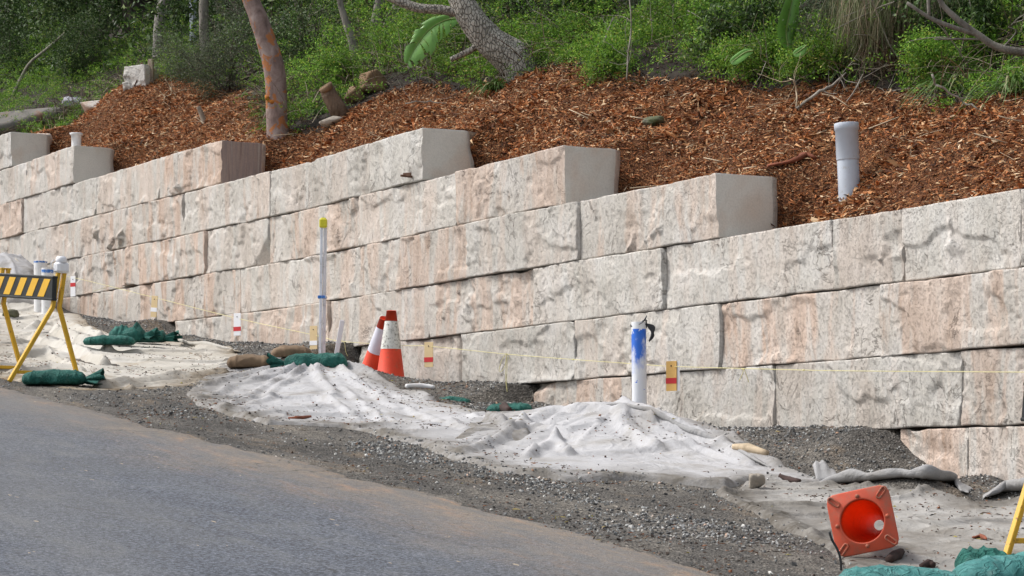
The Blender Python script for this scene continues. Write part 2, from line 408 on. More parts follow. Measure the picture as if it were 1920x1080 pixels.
def m_gravel(name='verge_gravel', k=1.0):
    t = NT(name, 0.95, 0.2)
    c = t.ramp(t.noise(1.2, 6, 0.65, t.vec((0.6,1.6,1))), [(0.3, (0.062*k,0.058*k,0.053*k)), (0.5, (0.10*k,0.092*k,0.082*k)), (0.68, (0.165*k,0.148*k,0.125*k))])
    ag = t.voro(60); c = t.mix(0.85, c, t.ramp(ag.outputs['Color'], [(0.0, 0.4), (0.5, 0.85), (0.8, 1.3), (1.0, 2.3)]), 'MULTIPLY')
    c = t.mix(0.8, c, t.ramp(t.noise(25, 5, 0.7), [(0.3, 0.55), (0.7, 1.35)]), 'MULTIPLY')
    c = t.mix(t.ramp(t.noise(2.0, 4, 0.6, t.vec((0.6,1.6,1))), [(0.58, 0.0), (0.7, 0.55)]), c, (0.24,0.185,0.13))
    t.color(c); t.bump(t.math('ADD', t.noise(30, 6, 0.75), ag.outputs['Distance']), 1.0, 0.02); return t.m
def m_island(name, stops, rough=0.9, var=0.25, trans=0.0, spec=0.25, nsc=3.0):
    t = NT(name, rough, spec)
    c = t.ramp(t.island, stops)
    c = t.mix(1.0, c, t.ramp(t.noise(nsc, 3, 0.6), [(0.3, 1-var), (0.7, 1+var)]), 'MULTIPLY')
    t.color(c)
    if trans > 0:
        tr = t.n.new('ShaderNodeBsdfTranslucent'); t.l.new(c, tr.inputs['Color'])
        mx = t.n.new('ShaderNodeMixShader'); mx.inputs[0].default_value = trans
        t.l.new(t.b.outputs[0], mx.inputs[1]); t.l.new(tr.outputs[0], mx.inputs[2]); t.l.new(mx.outputs[0], t.n['Material Output'].inputs[0])
    return t.m
def m_fabric(name, a, b, dirt=(0.27,0.22,0.16), dm=(0.55, 0.72), speck=1.0):
    t = NT(name, 0.95, 0.1)
    c = t.ramp(t.noise(1.3, 4, 0.55), [(0.35, a), (0.65, b)])
    d = t.ramp(t.noise(2.3, 6, 0.68, None, 0.4), [(dm[0], 0.0), (dm[1], 0.75)])
    c = t.mix(d, c, dirt)
    at = t.n.new('ShaderNodeAttribute'); at.attribute_name = 'edge_dirt'
    c = t.mix(t.math('MULTIPLY', at.outputs['Fac'], t.ramp(t.noise(5, 5, 0.7), [(0.3, 0.35), (0.6, 1.0)]), True), c, tuple(v*0.62 for v in dirt))
    s = t.ramp(t.noise(26, 5, 0.75, t.vec((1,2.0,1))), [(0.62, 0.0), (0.70, 0.55*speck)])
    c = t.mix(s, c, (0.13,0.115,0.095))
    c = t.mix(0.5, c, t.ramp(t.noise(140, 2, 0.5), [(0.3, 0.82), (0.7, 1.1)]), 'MULTIPLY')
    r1 = t.math('ABSOLUTE', t.math('SUBTRACT', t.noise(3.2, 4, 0.55, None, 0.6), 0.5)); r2 = t.math('ABSOLUTE', t.math('SUBTRACT', t.noise(9, 4, 0.6, t.vec((1,0.6,1)), 0.5), 0.5))
    r1 = t.math('MINIMUM', r1, 0.09); r2 = t.math('MINIMUM', r2, 0.09)
    t.color(c); b1 = t.bump(t.math('ADD', t.math('MULTIPLY', r1, -4.0), t.math('MULTIPLY', r2, -1.0)), 0.45, 0.03); t.bump(t.noise(45, 5, 0.7), 0.35, 0.006, b1); return t.m
def m_plain(name, c, rough=0.5, var=0.12, metal=0.0, dirt=None, dscale=8, dm=(0.55,0.75), spec=0.4, b=0.15):
    t = NT(name, rough, spec); t.b.inputs['Metallic'].default_value = metal
    x = t.mix(1.0, c, t.ramp(t.noise(6, 4, 0.6), [(0.3, 1-var), (0.7, 1+var)]), 'MULTIPLY')
    if dirt: x = t.mix(t.ramp(t.noise(dscale, 6, 0.7), [(dm[0], 0.0), (dm[1], 0.85)]), x, dirt)
    t.color(x); t.bump(t.noise(30, 4, 0.6), b, 0.004); return t.m
def m_bark(name, stops, scale=8, streak=(1,1,0.35), rough=0.95, patch=None, bump=0.6, vor=False):
    t = NT(name, rough, 0.1)
    c = t.ramp(t.noise(scale, 6, 0.68, t.vec(streak), 0.5), stops)
    if patch: c = t.mix(t.ramp(t.noise(patch[1], 3, 0.6, None, 0.5), [(patch[2], 0.0), (patch[2]+0.04, 0.9)]), c, patch[0])
    h = t.noise(scale*2.2, 5, 0.7, t.vec(streak))
    if vor:
        vo = t.voro(30, t.vec((1,1,0.5)), 'DISTANCE_TO_EDGE'); cr = t.ramp(vo.outputs['Distance'], [(0.0, 0.25), (0.12, 1.0)])
        c = t.mix(0.85, c, cr, 'MULTIPLY'); h = t.math('ADD', h, t.math('MULTIPLY', cr, 0.8))
    t.color(c); t.bump(h, bump, 0.02); return t.m
M['asphalt'] = m_asphalt(); M['gravel'] = m_gravel('verge_gravel', 1.45)
M['soil'] = m_plain('bank_soil', (0.022,0.016,0.011), 1.0, 0.4, dirt=(0.045,0.03,0.02), dscale=5, b=0.8)
def m_bed():
    t = NT('mulch_bed', 0.95, 0.1); vo = t.voro(70, t.vec((1,1.6,1))); c = t.ramp(vo.outputs['Color'], [(0.0, (0.03,0.014,0.009)), (0.4, (0.09,0.037,0.018)), (0.7, (0.22,0.09,0.038)), (0.95, (0.40,0.22,0.11))])
    t.color(c); t.bump(t.math('ADD', vo.outputs['Distance'], t.noise(60, 4, 0.7)), 1.0, 0.02); return t.m
M['mulchbed'] = m_bed()
M['chips'] = m_island('bark_chips', [(0.0,(0.035,0.016,0.010)),(0.18,(0.13,0.046,0.020)),(0.40,(0.28,0.098,0.034)),(0.62,(0.44,0.165,0.055)),(0.80,(0.47,0.245,0.11)),(0.93,(0.58,0.40,0.23)),(1.0,(0.72,0.56,0.38))], 0.85, 0.3)
M['stones'] = m_island('crushed_stone', [(0.0,(0.05,0.05,0.05)),(0.35,(0.13,0.13,0.127)),(0.65,(0.24,0.24,0.235)),(0.85,(0.40,0.40,0.385)),(0.97,(0.58,0.56,0.52)),(1.0,(0.45,0.25,0.15))], 0.85, 0.15)
M['litter'] = m_island('litter_bits', [(0.0,(0.03,0.024,0.02)),(0.45,(0.07,0.05,0.04)),(0.7,(0.13,0.07,0.045)),(0.88,(0.24,0.09,0.04)),(0.96,(0.3,0.22,0.14)),(1.0,(0.4,0.35,0.06))], 0.9, 0.1)
M['fab_w'] = m_fabric('white_geotextile', (0.40,0.395,0.40), (0.48,0.475,0.48), (0.27,0.245,0.21), (0.50,0.72))
M['fab_c'] = m_fabric('cream_geotextile', (0.44,0.41,0.355), (0.52,0.495,0.45), (0.32,0.25,0.17), (0.56,0.74), 0.7)
M['fab_r'] = m_fabric('soiled_geotextile', (0.31,0.295,0.27), (0.40,0.385,0.365), (0.17,0.15,0.125), (0.47,0.68), 1.3)
M['fab_e'] = m_fabric('grey_geotextile', (0.29,0.285,0.28), (0.38,0.375,0.375), (0.24,0.21,0.18), (0.52,0.75), 0.5)

def tup(name): return M[name]
exec_order = []

# ------------------------------------------------------------------ ground, road, hillside
def grid_mesh(xs, ys, f):
    X, Y = np.meshgrid(xs, ys, indexing='ij'); Z = f(X, Y)
    V = np.stack([X, Y, Z], -1).reshape(-1, 3); nx, ny = len(xs), len(ys)
    i = np.arange(nx-1)[:, None]*ny; j = np.arange(ny-1)[None, :]
    F = np.stack([i+j, i+ny+j, i+ny+j+1, i+j+1], -1).reshape(-1, 4); return V, F
g = Geo()
xs = np.concatenate([np.arange(-120, -18, 4.0), np.arange(-18, -6, 0.08), np.arange(-6, 14, 0.05), np.arange(14, 26, 0.5), np.arange(26, 80, 4.0)])
ys = np.concatenate([np.arange(-90, -10, 4.0), np.arange(-10, -4.8, 0.4), np.arange(-4.8, 0.35, 0.04), [0.4]])
V, F = grid_mesh(xs, ys, G); g.add(V, F)
g.build('ground', M['gravel'], loc=(0,0,0), kind='structure')
g = Geo()
xs = np.concatenate([np.arange(-120, -8, 3.0), np.arange(-8, 22, 0.025), np.arange(22, 80, 3.0)]); us = np.array([0, .012, .05, .15, .4, 1.0])
X = xs[:, None] + 0*us[None, :]; Y = road_edge(xs)[:, None]*(1-us) + (-11.5)*us
Zr = plane(X, Y) + 0.012 + 0.003*vn(X*2, Y*2, seed=3); Zr[:, 0] = G(xs, Y[:, 0]) - 0.004
V = np.stack([X, Y, Zr], -1).reshape(-1, 3); i = np.arange(len(xs)-1)[:, None]*6; j = np.arange(5)[None, :]
g.add(V, np.stack([i+j, i+j+1, i+6+j+1, i+6+j], -1).reshape(-1, 4)); g.build('road', M['asphalt'], loc=(0,0,0), kind='structure')

MT = [(-400,290),(60,278),(95,268),(125,238),(175,205),(230,168),(290,160),(330,168),(400,188),(470,198),(520,250),(560,246),(620,228),(700,186),(780,156),(860,172),(920,176),(975,140),(1040,122),(1130,152),(1240,158),(1340,142),(1430,160),(1500,170),(1600,160),(1700,165),(1780,185),(1840,190),(1920,172),(2100,160)]
mt = np.array([hb(a, b) for a, b in MT if a > 90] + [[-40, 0.6, 0], [wall_s(60), 0.65, 0]]); o = np.argsort(mt[:, 0]); mt = mt[o]
mt = np.array([a for a in mt if a[0] > -9.0 or a[0] < -25] + [[-18.0, 1.2, 0], [-16.2, 2.2, 0], [-14.3, 2.75, 0], [-12.0, 2.5, 0], [-10.2, 2.3, 0]]); mt = mt[np.argsort(mt[:, 0])]
def t_m(x): return np.interp(x, mt[:, 0], mt[:, 1])
print('mulch depth', [(round(float(a[0]),1), round(float(a[1]),2)) for a in mt])
g = Geo()
xs = np.concatenate([np.arange(-60, -20, 2.0), np.arange(-20, 12, 0.07), np.arange(12, 60, 2.0)])
ys = np.concatenate([np.arange(0.12, 4.5, 0.07), np.arange(4.5, 10, 0.25), np.arange(10, 60, 2.5)])
V, F = grid_mesh(xs, ys, lambda x, y: B(x, y) - 0.5*sstep(14, 60, y)*0)
cx = V[F].mean(1); mi = (cx[:, 1] > t_m(cx[:, 0]) + 0.12*vn(cx[:, 0]*4, cx[:, 1]*4, seed=8)).astype(int)
g.add(V, F[mi == 0], 0); g.addmore(F[mi == 1], 1, 0)
g.build('hillside', [M['mulchbed'], M['soil']], loc=(0,0,0), kind='structure')

# ------------------------------------------------------------------ sandstone blocks
def block(x0, x1, z0, z1, name, label, color, seed, depth=0.56, yoff=0.0, cut=False, group='sandstone blocks of the retaining wall', banded=False, chips=(), rough=1.0, back_chip=False):
    r = np.random.default_rng(seed)
    gap = 0.0035; x0 += gap; x1 -= gap; z1 -= 0.002; z0 += 0.002
    res = 0.016 if x1 < 0 else 0.0125
    nx = max(8, int((x1-x0)/res)); nz = max(8, int((z1-z0)/res))
    def bias(n):       # more points near the edges
        t = np.linspace(0, 1, n+1); return t
    U, Wz = np.meshgrid(bias(nx), bias(nz), indexing='ij')
    X = x0 + (x1-x0)*U; Z = z0 + (z1-z0)*Wz
    ex = np.minimum(X-x0, x1-X); ez = np.minimum(Z-z0, z1-Z); e = np.minimum(ex, ez)
    so = seed*1.37
    h = 0.056 + 0.018*fbm(X*1.3+so, Z*1.9, seed=seed, oc=2)
    for k in range(16):                 # broad chisel-split facets
        cx_, cz_ = r.uniform(x0, x1), r.uniform(z0, z1); a, b_ = r.normal(0, 0.20), r.normal(0, 0.26)
        pl = 0.050 + 0.03*r.random() + a*(X-cx_) + b_*(Z-cz_) + 0.006*fbm(X*7+so, Z*7, seed=seed+k, oc=3) + 0.0025*np.sign(vn(X*5, Z*4+k, seed=seed+k+70))
        h = np.minimum(h, pl) if r.random() < 0.8 else h
    # split faces: warped cells, each its own tilted plane, meeting in sharp little ledges
    for lev, (ns, wv, tilt, st_, amp_) in enumerate(((max(4, int((x1-x0)*4.5)), 0.16, 0.13, 0.011, 1.0), (max(10, int((x1-x0)*20)), 0.07, 0.16, 0.004, 1.0))):
        wx = X + wv*fbm(X*3+so, Z*3, seed=seed+80+lev, oc=4); wz = Z*1.25 + wv*fbm(X*3+so+9, Z*3, seed=seed+82+lev, oc=4)
        px_ = r.uniform(x0, x1, ns); pz_ = r.uniform(z0, z1, ns); ta = r.normal(0, tilt, ns); tb = r.normal(0, tilt, ns); tc = r.normal(0, st_, ns)
        best = np.full(X.shape, 9e9); pick = np.zeros(X.shape, int)
        for q in range(ns):
            dq = (wx-px_[q])**2 + (wz-pz_[q]*1.25)**2; m_ = dq < best; best[m_] = dq[m_]; pick[m_] = q
        h = h + amp_*np.clip(ta[pick]*(X-px_[pick]) + tb[pick]*(Z-pz_[pick]) + tc[pick], -0.03, 0.03)*rough
    h = np.maximum(h, -0.015 + 0.006*fbm(X*6, Z*6, seed=seed+60))
    l1 = fbm(X*1.8+so+0.8*Z, Z*2.8, seed=seed+3, oc=4); h = h + 0.010*np.clip(14*l1, -1, 1)*rough
    l2 = fbm(X*4.2+so, Z*3.4+X, seed=seed+5, oc=4); h = h + 0.0020*np.clip(18*l2, -1, 1)*rough
    st = fbm(X*9+so+1.5*Z, Z*1.6, seed=seed+9, oc=3); h = h + 0.005*np.clip(st*5, -1, 1)*rough*0.8
    f1 = fbm(X*13, Z*13, seed=seed+12, oc=3); h = h - 0.0045*np.maximum(0, 1-np.abs(f1)*8)*rough*sstep(-0.1, 0.25, fbm(X*1.5+9, Z*1.5, seed=seed+13, oc=2))
    pz = vn(X*26, Z*26, seed=seed+14); pm = sstep(0.0, 0.35, fbm(X*2, Z*2, seed=seed+15, oc=2)); h = h - 0.008*pm*sstep(0.35, 0.8, pz)*rough
    for (px_, pz_, a, b_, c_) in chips: # knocked-off corners: plane given by point and normal slopes
        h = np.minimum(h, c_ + a*(X-px_) + b_*(Z-pz_) + 0.006*fbm(X*6, Z*6, seed=seed+40))
    # worn arris
    w = sstep(0.0, 0.017 + 0.012*vn(X*3, Z*3, seed=seed+20), e)
    if cut: w = np.where((x1-X) < np.minimum(x1*0+0.06, ez), sstep(0, 0.008, x1-X)*0.25+0.75, w)
    h = h*w + np.minimum(0.006, h)*(1-w)
    h = np.maximum(h, -0.10)
    # outline wobble
    dz = 0.012*fbm(X*2.6+so, Wz*0+0.3, seed=seed+30, oc=4) - 0.006
    Zw = Z + np.where(Wz > 0.5, dz*(Wz-0.5)*2, 0.010*fbm(X*3.0+so, 7.0, seed=seed+31, oc=4)*(0.5-Wz)*2)
    kch = sstep(0.66, 0.95, vn(X*2.3+so, 0.5, seed=seed+33))   # chipped top arris
    Zw = Zw - kch*0.03*sstep(0.8, 1.0, Wz)
    kb = sstep(0.55, 0.9, vn(X*1.9+so, 4.5, seed=seed+35)); Zw = Zw + kb*0.028*sstep(0.12, 0.0, Wz)
    Xw = X + np.where(U > 0.5, (0 if cut else 1)*0.008*fbm(Z*4+so, 2.0, seed=seed+32, oc=3)*(U-0.5)*2, 0.008*fbm(Z*4+so, 5.0, seed=seed+34, oc=3)*(0.5-U)*2)
    if not cut: Xw = Xw - 0.02*sstep(0.06, 0.0, ez)*sstep(0.10, 0.0, x1-X)
    Zw = Zw + drift(X)
    V = np.stack([Xw, yoff - h, Zw], -1)
    gg = Geo(); NX, NZ = V.shape[:2]; i = np.arange(NX-1)[:, None]*NZ; j = np.arange(NZ-1)[None, :]
    gg.add(V.reshape(-1, 3), np.stack([i+j, i+NZ+j, i+NZ+j+1, i+j+1], -1).reshape(-1, 4), 0)
    loop = [(a, 0) for a in range(NX)] + [(NX-1, b) for b in range(1, NZ)] + [(a, NZ-1) for a in range(NX-2, -1, -1)] + [(0, b) for b in range(NZ-2, 0, -1)]
    li = np.array([a*NZ+b for a, b in loop]); Lf = V.reshape(-1, 3)[li]
    side = np.array([1 if (a == NX-1 and 0 < b) else 0 for a, b in loop]); top = np.array([1 if (b == NZ-1) else 0 for a, b in loop])
    K = 10; rings = [Lf]
    cz = (z0+z1)/2 + drift((x0+x1)/2)
    for k in range(1, K+1):
        f = k/K; q = Lf.copy()
        q[:, 1] = Lf[:, 1]*(1-sstep(0, .15, f)) + (yoff)*(sstep(0, .15, f)) + (depth+0.0)*f
        q[:, 1] += sstep(0.6, 1.0, f)*0.025*fbm(Lf[:, 0]*3, Lf[:, 2]*4, seed=seed+50, oc=3)
        q[:, 2] = Lf[:, 2] + top*0.010*fbm(Lf[:, 0]*3, q[:, 1]*3, seed=seed+51, oc=3)
        if k >= K-1:                   # rounded, broken back arris
            s_ = 0.012 if k == K-1 else 0.045
            q[:, 2] = cz + (q[:, 2]-cz)*(1 - s_*(1.2 + vn(Lf[:, 0]*4, Lf[:, 2]*5, seed=seed+52)))
            q[:, 0] = q[:, 0] - side*(0.006 if k == K-1 else 0.03)
        q[:, 0] += side*0.004*fbm(q[:, 1]*4, q[:, 2]*4, seed=seed+53, oc=2)*min(1, f*4)
        if back_chip:
            q[:, 1] -= side*sstep(0.7, 1, f)*0.07*(1+vn(q[:, 2]*6, 1.0, seed=seed+4))*0.5
        rings.append(q)
    base = gg.n; NL = len(li); R = np.concatenate(rings[1:]); gg.V.append(R); gg.n += len(R)
    def rid(k): return li if k == 0 else base + (k-1)*NL + np.arange(NL)
    nxt = (np.arange(NL)+1) % NL; sd_ = ((side == 1) & (side[nxt] == 1)) | ((side == 1) & (top[nxt] == 1)) | ((np.arange(NL) == NX-1))
    for k in range(K):
        a, b = rid(k), rid(k+1); Fq = np.stack([a, b, b[nxt], a[nxt]], -1)
        isM = 1 if (cut and k < K-1) else 0
        if isM: gg.addmore(Fq[~sd_], 0, 0); gg.addmore(Fq[sd_], 1, 0)
        else: gg.addmore(Fq, 0, 0)
    bc = rings[-1].mean(0); gg.V.append(bc[None]); ci = gg.n; gg.n += 1; a = rid(K)
    gg.addmore(np.stack([np.full(NL, ci), a[nxt], a], -1), 0, 0)
    ob = gg.build(name, [M['stone'], M['sawn_b'] if banded else M['sawn']], loc=((x0+x1)/2, depth/2, z0), label=label, cat='stone block', group=group)
    ob.color = (color[0], color[1], color[2], 1)
    # crisp split between front and sawn end
    if cut:
        me = ob.data
        att = me.attributes.new('sharp_edge', 'BOOLEAN', 'EDGE') if 'sharp_edge' not in me.attributes else me.attributes['sharp_edge']
        ev = np.zeros(len(me.edges)*2, np.int32); me.edges.foreach_get('vertices', ev); ev = ev.reshape(-1, 2)
        s_set = np.zeros(gg.n, bool); s_set[[a_*NZ+b_ for a_, b_ in loop if a_ == NX-1]] = True
        sh = s_set[ev[:, 0]] & s_set[ev[:, 1]]; att.data.foreach_set('value', sh)
    return ob

# course -> (list of joints as photo columns on the wall face, colours); k = course index, top at ztop(k)
G_, Pk = 0.15, 1.0      # grey / pink stone
COURSES = {
 0: ([1680, 1812, 2060], [0.9, 0.55]),
 1: ([996, 1185, 1447, 1797, 2090], [0.9, 0.35, 0.3, 0.7]),
 2: ([667, 865, 1077, 1347, 1650, 2100], [0.35, 0.15, 0.35, 0.9, 0.75]),
 3: ([328, 417, 615, 800, 1000, 1242, 1557, 1687, 1910, 2120], [0.5, 0.8, 0.6, 0.75, 0.2, 0.3, 0.4, 0.2, 0.3]),
 4: ([60, 170, 290, 447, 600, 748, 878, 1087, 1341], [0.9, 0.9, 1.0, 0.4, 0.7, 0.75, 0.35, 0.55]),
 5: ([-60, 60, 140, 230, 383, 500, 668, 855, 1056], [0.2, 0.3, 0.8, 0.95, 0.3, 0.75, 0.45, 0.75]),
 6: ([-70, 110, 205, 340, 505, 690, 790], [0.45, 0.6, 0.9, 0.5, 0.35, 0.1]),
 7: ([-60, 40, 177, 297, 411], [0.8, 0.25, 0.5, 0.9]),
 8: ([-90, 47, 135], [0.35, 0.65]),
 9: ([-120, 20], [0.3]),
}
ORD = ['first', 'second', 'third', 'fourth', 'fifth', 'sixth', 'seventh', 'eighth', 'ninth', 'tenth']
def hue(p, i): return ['pale grey', 'light grey', 'buff grey', 'buff', 'pinkish buff', 'pink streaked'][min(5, int(p*5.5))]
CUSTOM = {
 (9,0): 'topmost sandstone block at the left edge, with a rounded grey sawn end',
 (8,1): 'sandstone block with a flat sawn end under the small white pipe cap',
 (7,3): 'sandstone block whose sawn end is banded purple and brown',
 (6,5): 'pale sandstone block with a big clean sawn end, above the rusty steel stub',
 (5,7): 'pink sandstone block whose sawn end shows above the top of the fourth step',
 (4,7): 'sandstone block with a scratched sawn end, nearest stepped end to the upright grey pipe',
 (3,6): 'narrow sandstone block with curved broken sides in the top row on the right',
 (4,3): 'grey sandstone block standing in the row crossed by the steel post, left of the post',
 (2,0): 'rough sandstone block directly behind the two standing traffic cones',
 (3,0): 'short sandstone block lowest on the left, behind the heap of green sandbags',
 (5,4): 'grey sandstone block with deep undercut hollows, up left of the yellow post cap',
 (1,0): 'small sandstone block low in the wall, left of the blue topped pipe',
 (1,1): 'sandstone block low in the wall directly behind the blue topped pipe',
 (0,0): 'pinkish sandstone block in the bottom row beside the dark gravel heap',
 (0,1): 'sandstone block in the bottom row at the right edge',
}
sd0 = 100
for k, (J, cols) in COURSES.items():
    n = len(cols)
    for i in range(n):
        sd0 += 1; x0, x1 = wall_s(J[i]), wall_s(J[i+1]); cut = (i == n-1 and k >= 4)
        rr = np.random.default_rng(sd0)
        lab = CUSTOM.get((k, i)) or '%s sandstone block, %s from the left in the %s row counted from the bottom' % (hue(cols[i], i), ORD[i], ORD[k])
        chips = []; yo = rr.uniform(-0.012, 0.014)
        if (k, i) == (3, 5): chips = [(wall_s(1555), ztop(2)+0.0, -0.9, 0.55, 0.02)]
        if (k, i) == (5, 4): chips = [(wall_s(470), ztop(4)+0.05, -0.25, 0.5, 0.0)]
        if (k, i) == (3, 3): chips = [(x1-0.02, 1.6, -1.4, 0.1, -0.02)]
        if (k, i) == (2, 0): chips = [(x1-0.12, 1.1, -0.9, 0.0, 0.0)]; yo = 0.03
        if (k, i) == (5, 5): chips = [(x1-0.05, 2.5, -0.9, 0.0, -0.01)]
        if (k, i) == (1, 0): chips = [(x0+0.1, ztop(1)-0.10, 0.25, -1.2, 0.01)]
        if (k, i) == (4, 6): yo = -0.035
        if (k, i) == (2, 1): yo = -0.02
        dk = 0.25 if cols[i] > 0.3 else 0.6
        ob = block(x0, x1, ztop(k-1) if k else -0.45, ztop(k), 'stone_block', lab, (cols[i], rr.uniform(0.25, 0.9), rr.uniform(0.5, 0.9)), sd0,
              cut=cut, yoff=yo, banded=(k == 7 and i == 3), chips=chips, back_chip=(k in (6,)), depth=0.54 + rr.uniform(0, .06))

# ------------------------------------------------------------------ loose stuff: bark chips, crushed stone, litter
def rnd_rot(n, rng, flat=0.5):
    d = rng.normal(size=(n, 3)); d[:, 2] *= flat; d /= np.linalg.norm(d, axis=1)[:, None]
    u = rng.normal(size=(n, 3)); u[:, 2] += 1.5*(1-flat)*2; u -= d*(u*d).sum(1)[:, None]; u /= np.linalg.norm(u, axis=1)[:, None]
    return d, np.cross(u, d), u
def slivers(g, C, L, W, T, rng, flat=0.45):        # elongated wedge-shaped chips
    n = len(C); d, s_, u = rnd_rot(n, rng, flat)
    j = lambda k: rng.uniform(0.7, 1.3, (n, 1))*k
    V = np.stack([C-d*L[:, None]*j(.5)+s_*W[:, None]*.4, C-d*L[:, None]*j(.35)-s_*W[:, None]*.6, C+d*L[:, None]*j(.5)+s_*W[:, None]*rng.uniform(-.5, .5, (n, 1)), C+u*T[:, None]], 1).reshape(-1, 3)
    b = (np.arange(n)*4)[:, None]
    F = np.concatenate([b+[0,1,2], b+[0,3,1], b+[1,3,2], b+[2,3,0]]); g.add(V, F)
def pebbles(g, C, R, rng):
    n = len(C); d, s_, u = rnd_rot(n, rng, 0.6); R = R[:, None]
    r = lambda a, b: rng.uniform(a, b, (n, 1))*R
    V = np.stack([C+d*r(.8,1.3), C+s_*r(.6,1.0)+d*r(-.3,.3), C-d*r(.8,1.3), C-s_*r(.6,1.0)+d*r(-.3,.3), C+u*r(.5,.8)+d*r(-.4,.4), C-u*r(.5,.8)], 1).reshape(-1, 3)
    b = (np.arange(n)*6)[:, None]
    F = np.concatenate([b+f for f in ([0,1,4],[1,2,4],[2,3,4],[3,0,4],[1,0,5],[2,1,5],[3,2,5],[0,3,5])]); g.add(V, F)

n = 480000; x = RNG.uniform(-21, 11.5, n); y = 0.16 + RNG.random(n)*6.0; kk = y < t_m(x) + 0.3; x, y = x[kk], y[kk]; n = len(x)
edge = t_m(x) + 0.25*fbm(x*2.2, y*2.2, seed=77); keep = (y < edge) & (RNG.random(n) < np.where(y < edge-0.3, 1, 0.6)) & (x > -19)
x, y = x[keep], y[keep]; kk = RNG.random(len(x)) < np.clip(1.15+1.3*fbm(x*2.3, y*2.3, seed=81), 0.5, 1); x, y = x[kk], y[kk]; n = len(x)
big = RNG.random(n)**4
clump = np.clip(0.5+1.5*fbm(x*1.7, y*1.7, seed=79, oc=3), 0.1, 1.6); L = (0.014 + 0.034*RNG.random(n) + 0.11*big)*(0.65+0.5*clump); W = (0.005 + 0.013*RNG.random(n) + 0.016*big)*(0.65+0.5*clump)
C = np.stack([x, y, B(x, y) + RNG.uniform(-0.004, 0.022, n)], -1)
g = Geo(); slivers(g, C, L, W, 0.003+0.007*RNG.random(n), RNG, 0.45)
g.build('bark_mulch', M['chips'], loc=(0,0,0), smooth=False, kind='stuff', label='rust brown bark chip mulch spread behind the stepped stone wall', cat='mulch')

def inpoly(x, y, poly):
    poly = np.asarray(poly); c = np.zeros(np.shape(x), bool); n = len(poly)
    for i in range(n):
        x1, y1 = poly[i]; x2, y2 = poly[(i+1) % n]
        if y1 == y2: continue
        c ^= ((y1 > y) != (y2 > y)) & (x < (x2-x1)*(y-y1)/(y2-y1)+x1)
    return c
def polydist(x, y, poly, closed=True):
    poly = np.asarray(poly); d = np.full(np.shape(x), 9e9); n = len(poly)
    for i in range(n if closed else n-1):
        a, b = poly[i], poly[(i+1) % n]; ab = b-a; L2 = (ab**2).sum() + 1e-12
        t = np.clip(((x-a[0])*ab[0] + (y-a[1])*ab[1])/L2, 0, 1)
        d = np.minimum(d, np.hypot(x-a[0]-t*ab[0], y-a[1]-t*ab[1]))
    return d
def H(px, py): p = hg(px, py); return (p[0], p[1])
def Q(px, q): p = at_y(px, 700, -q); return (p[0], -q)

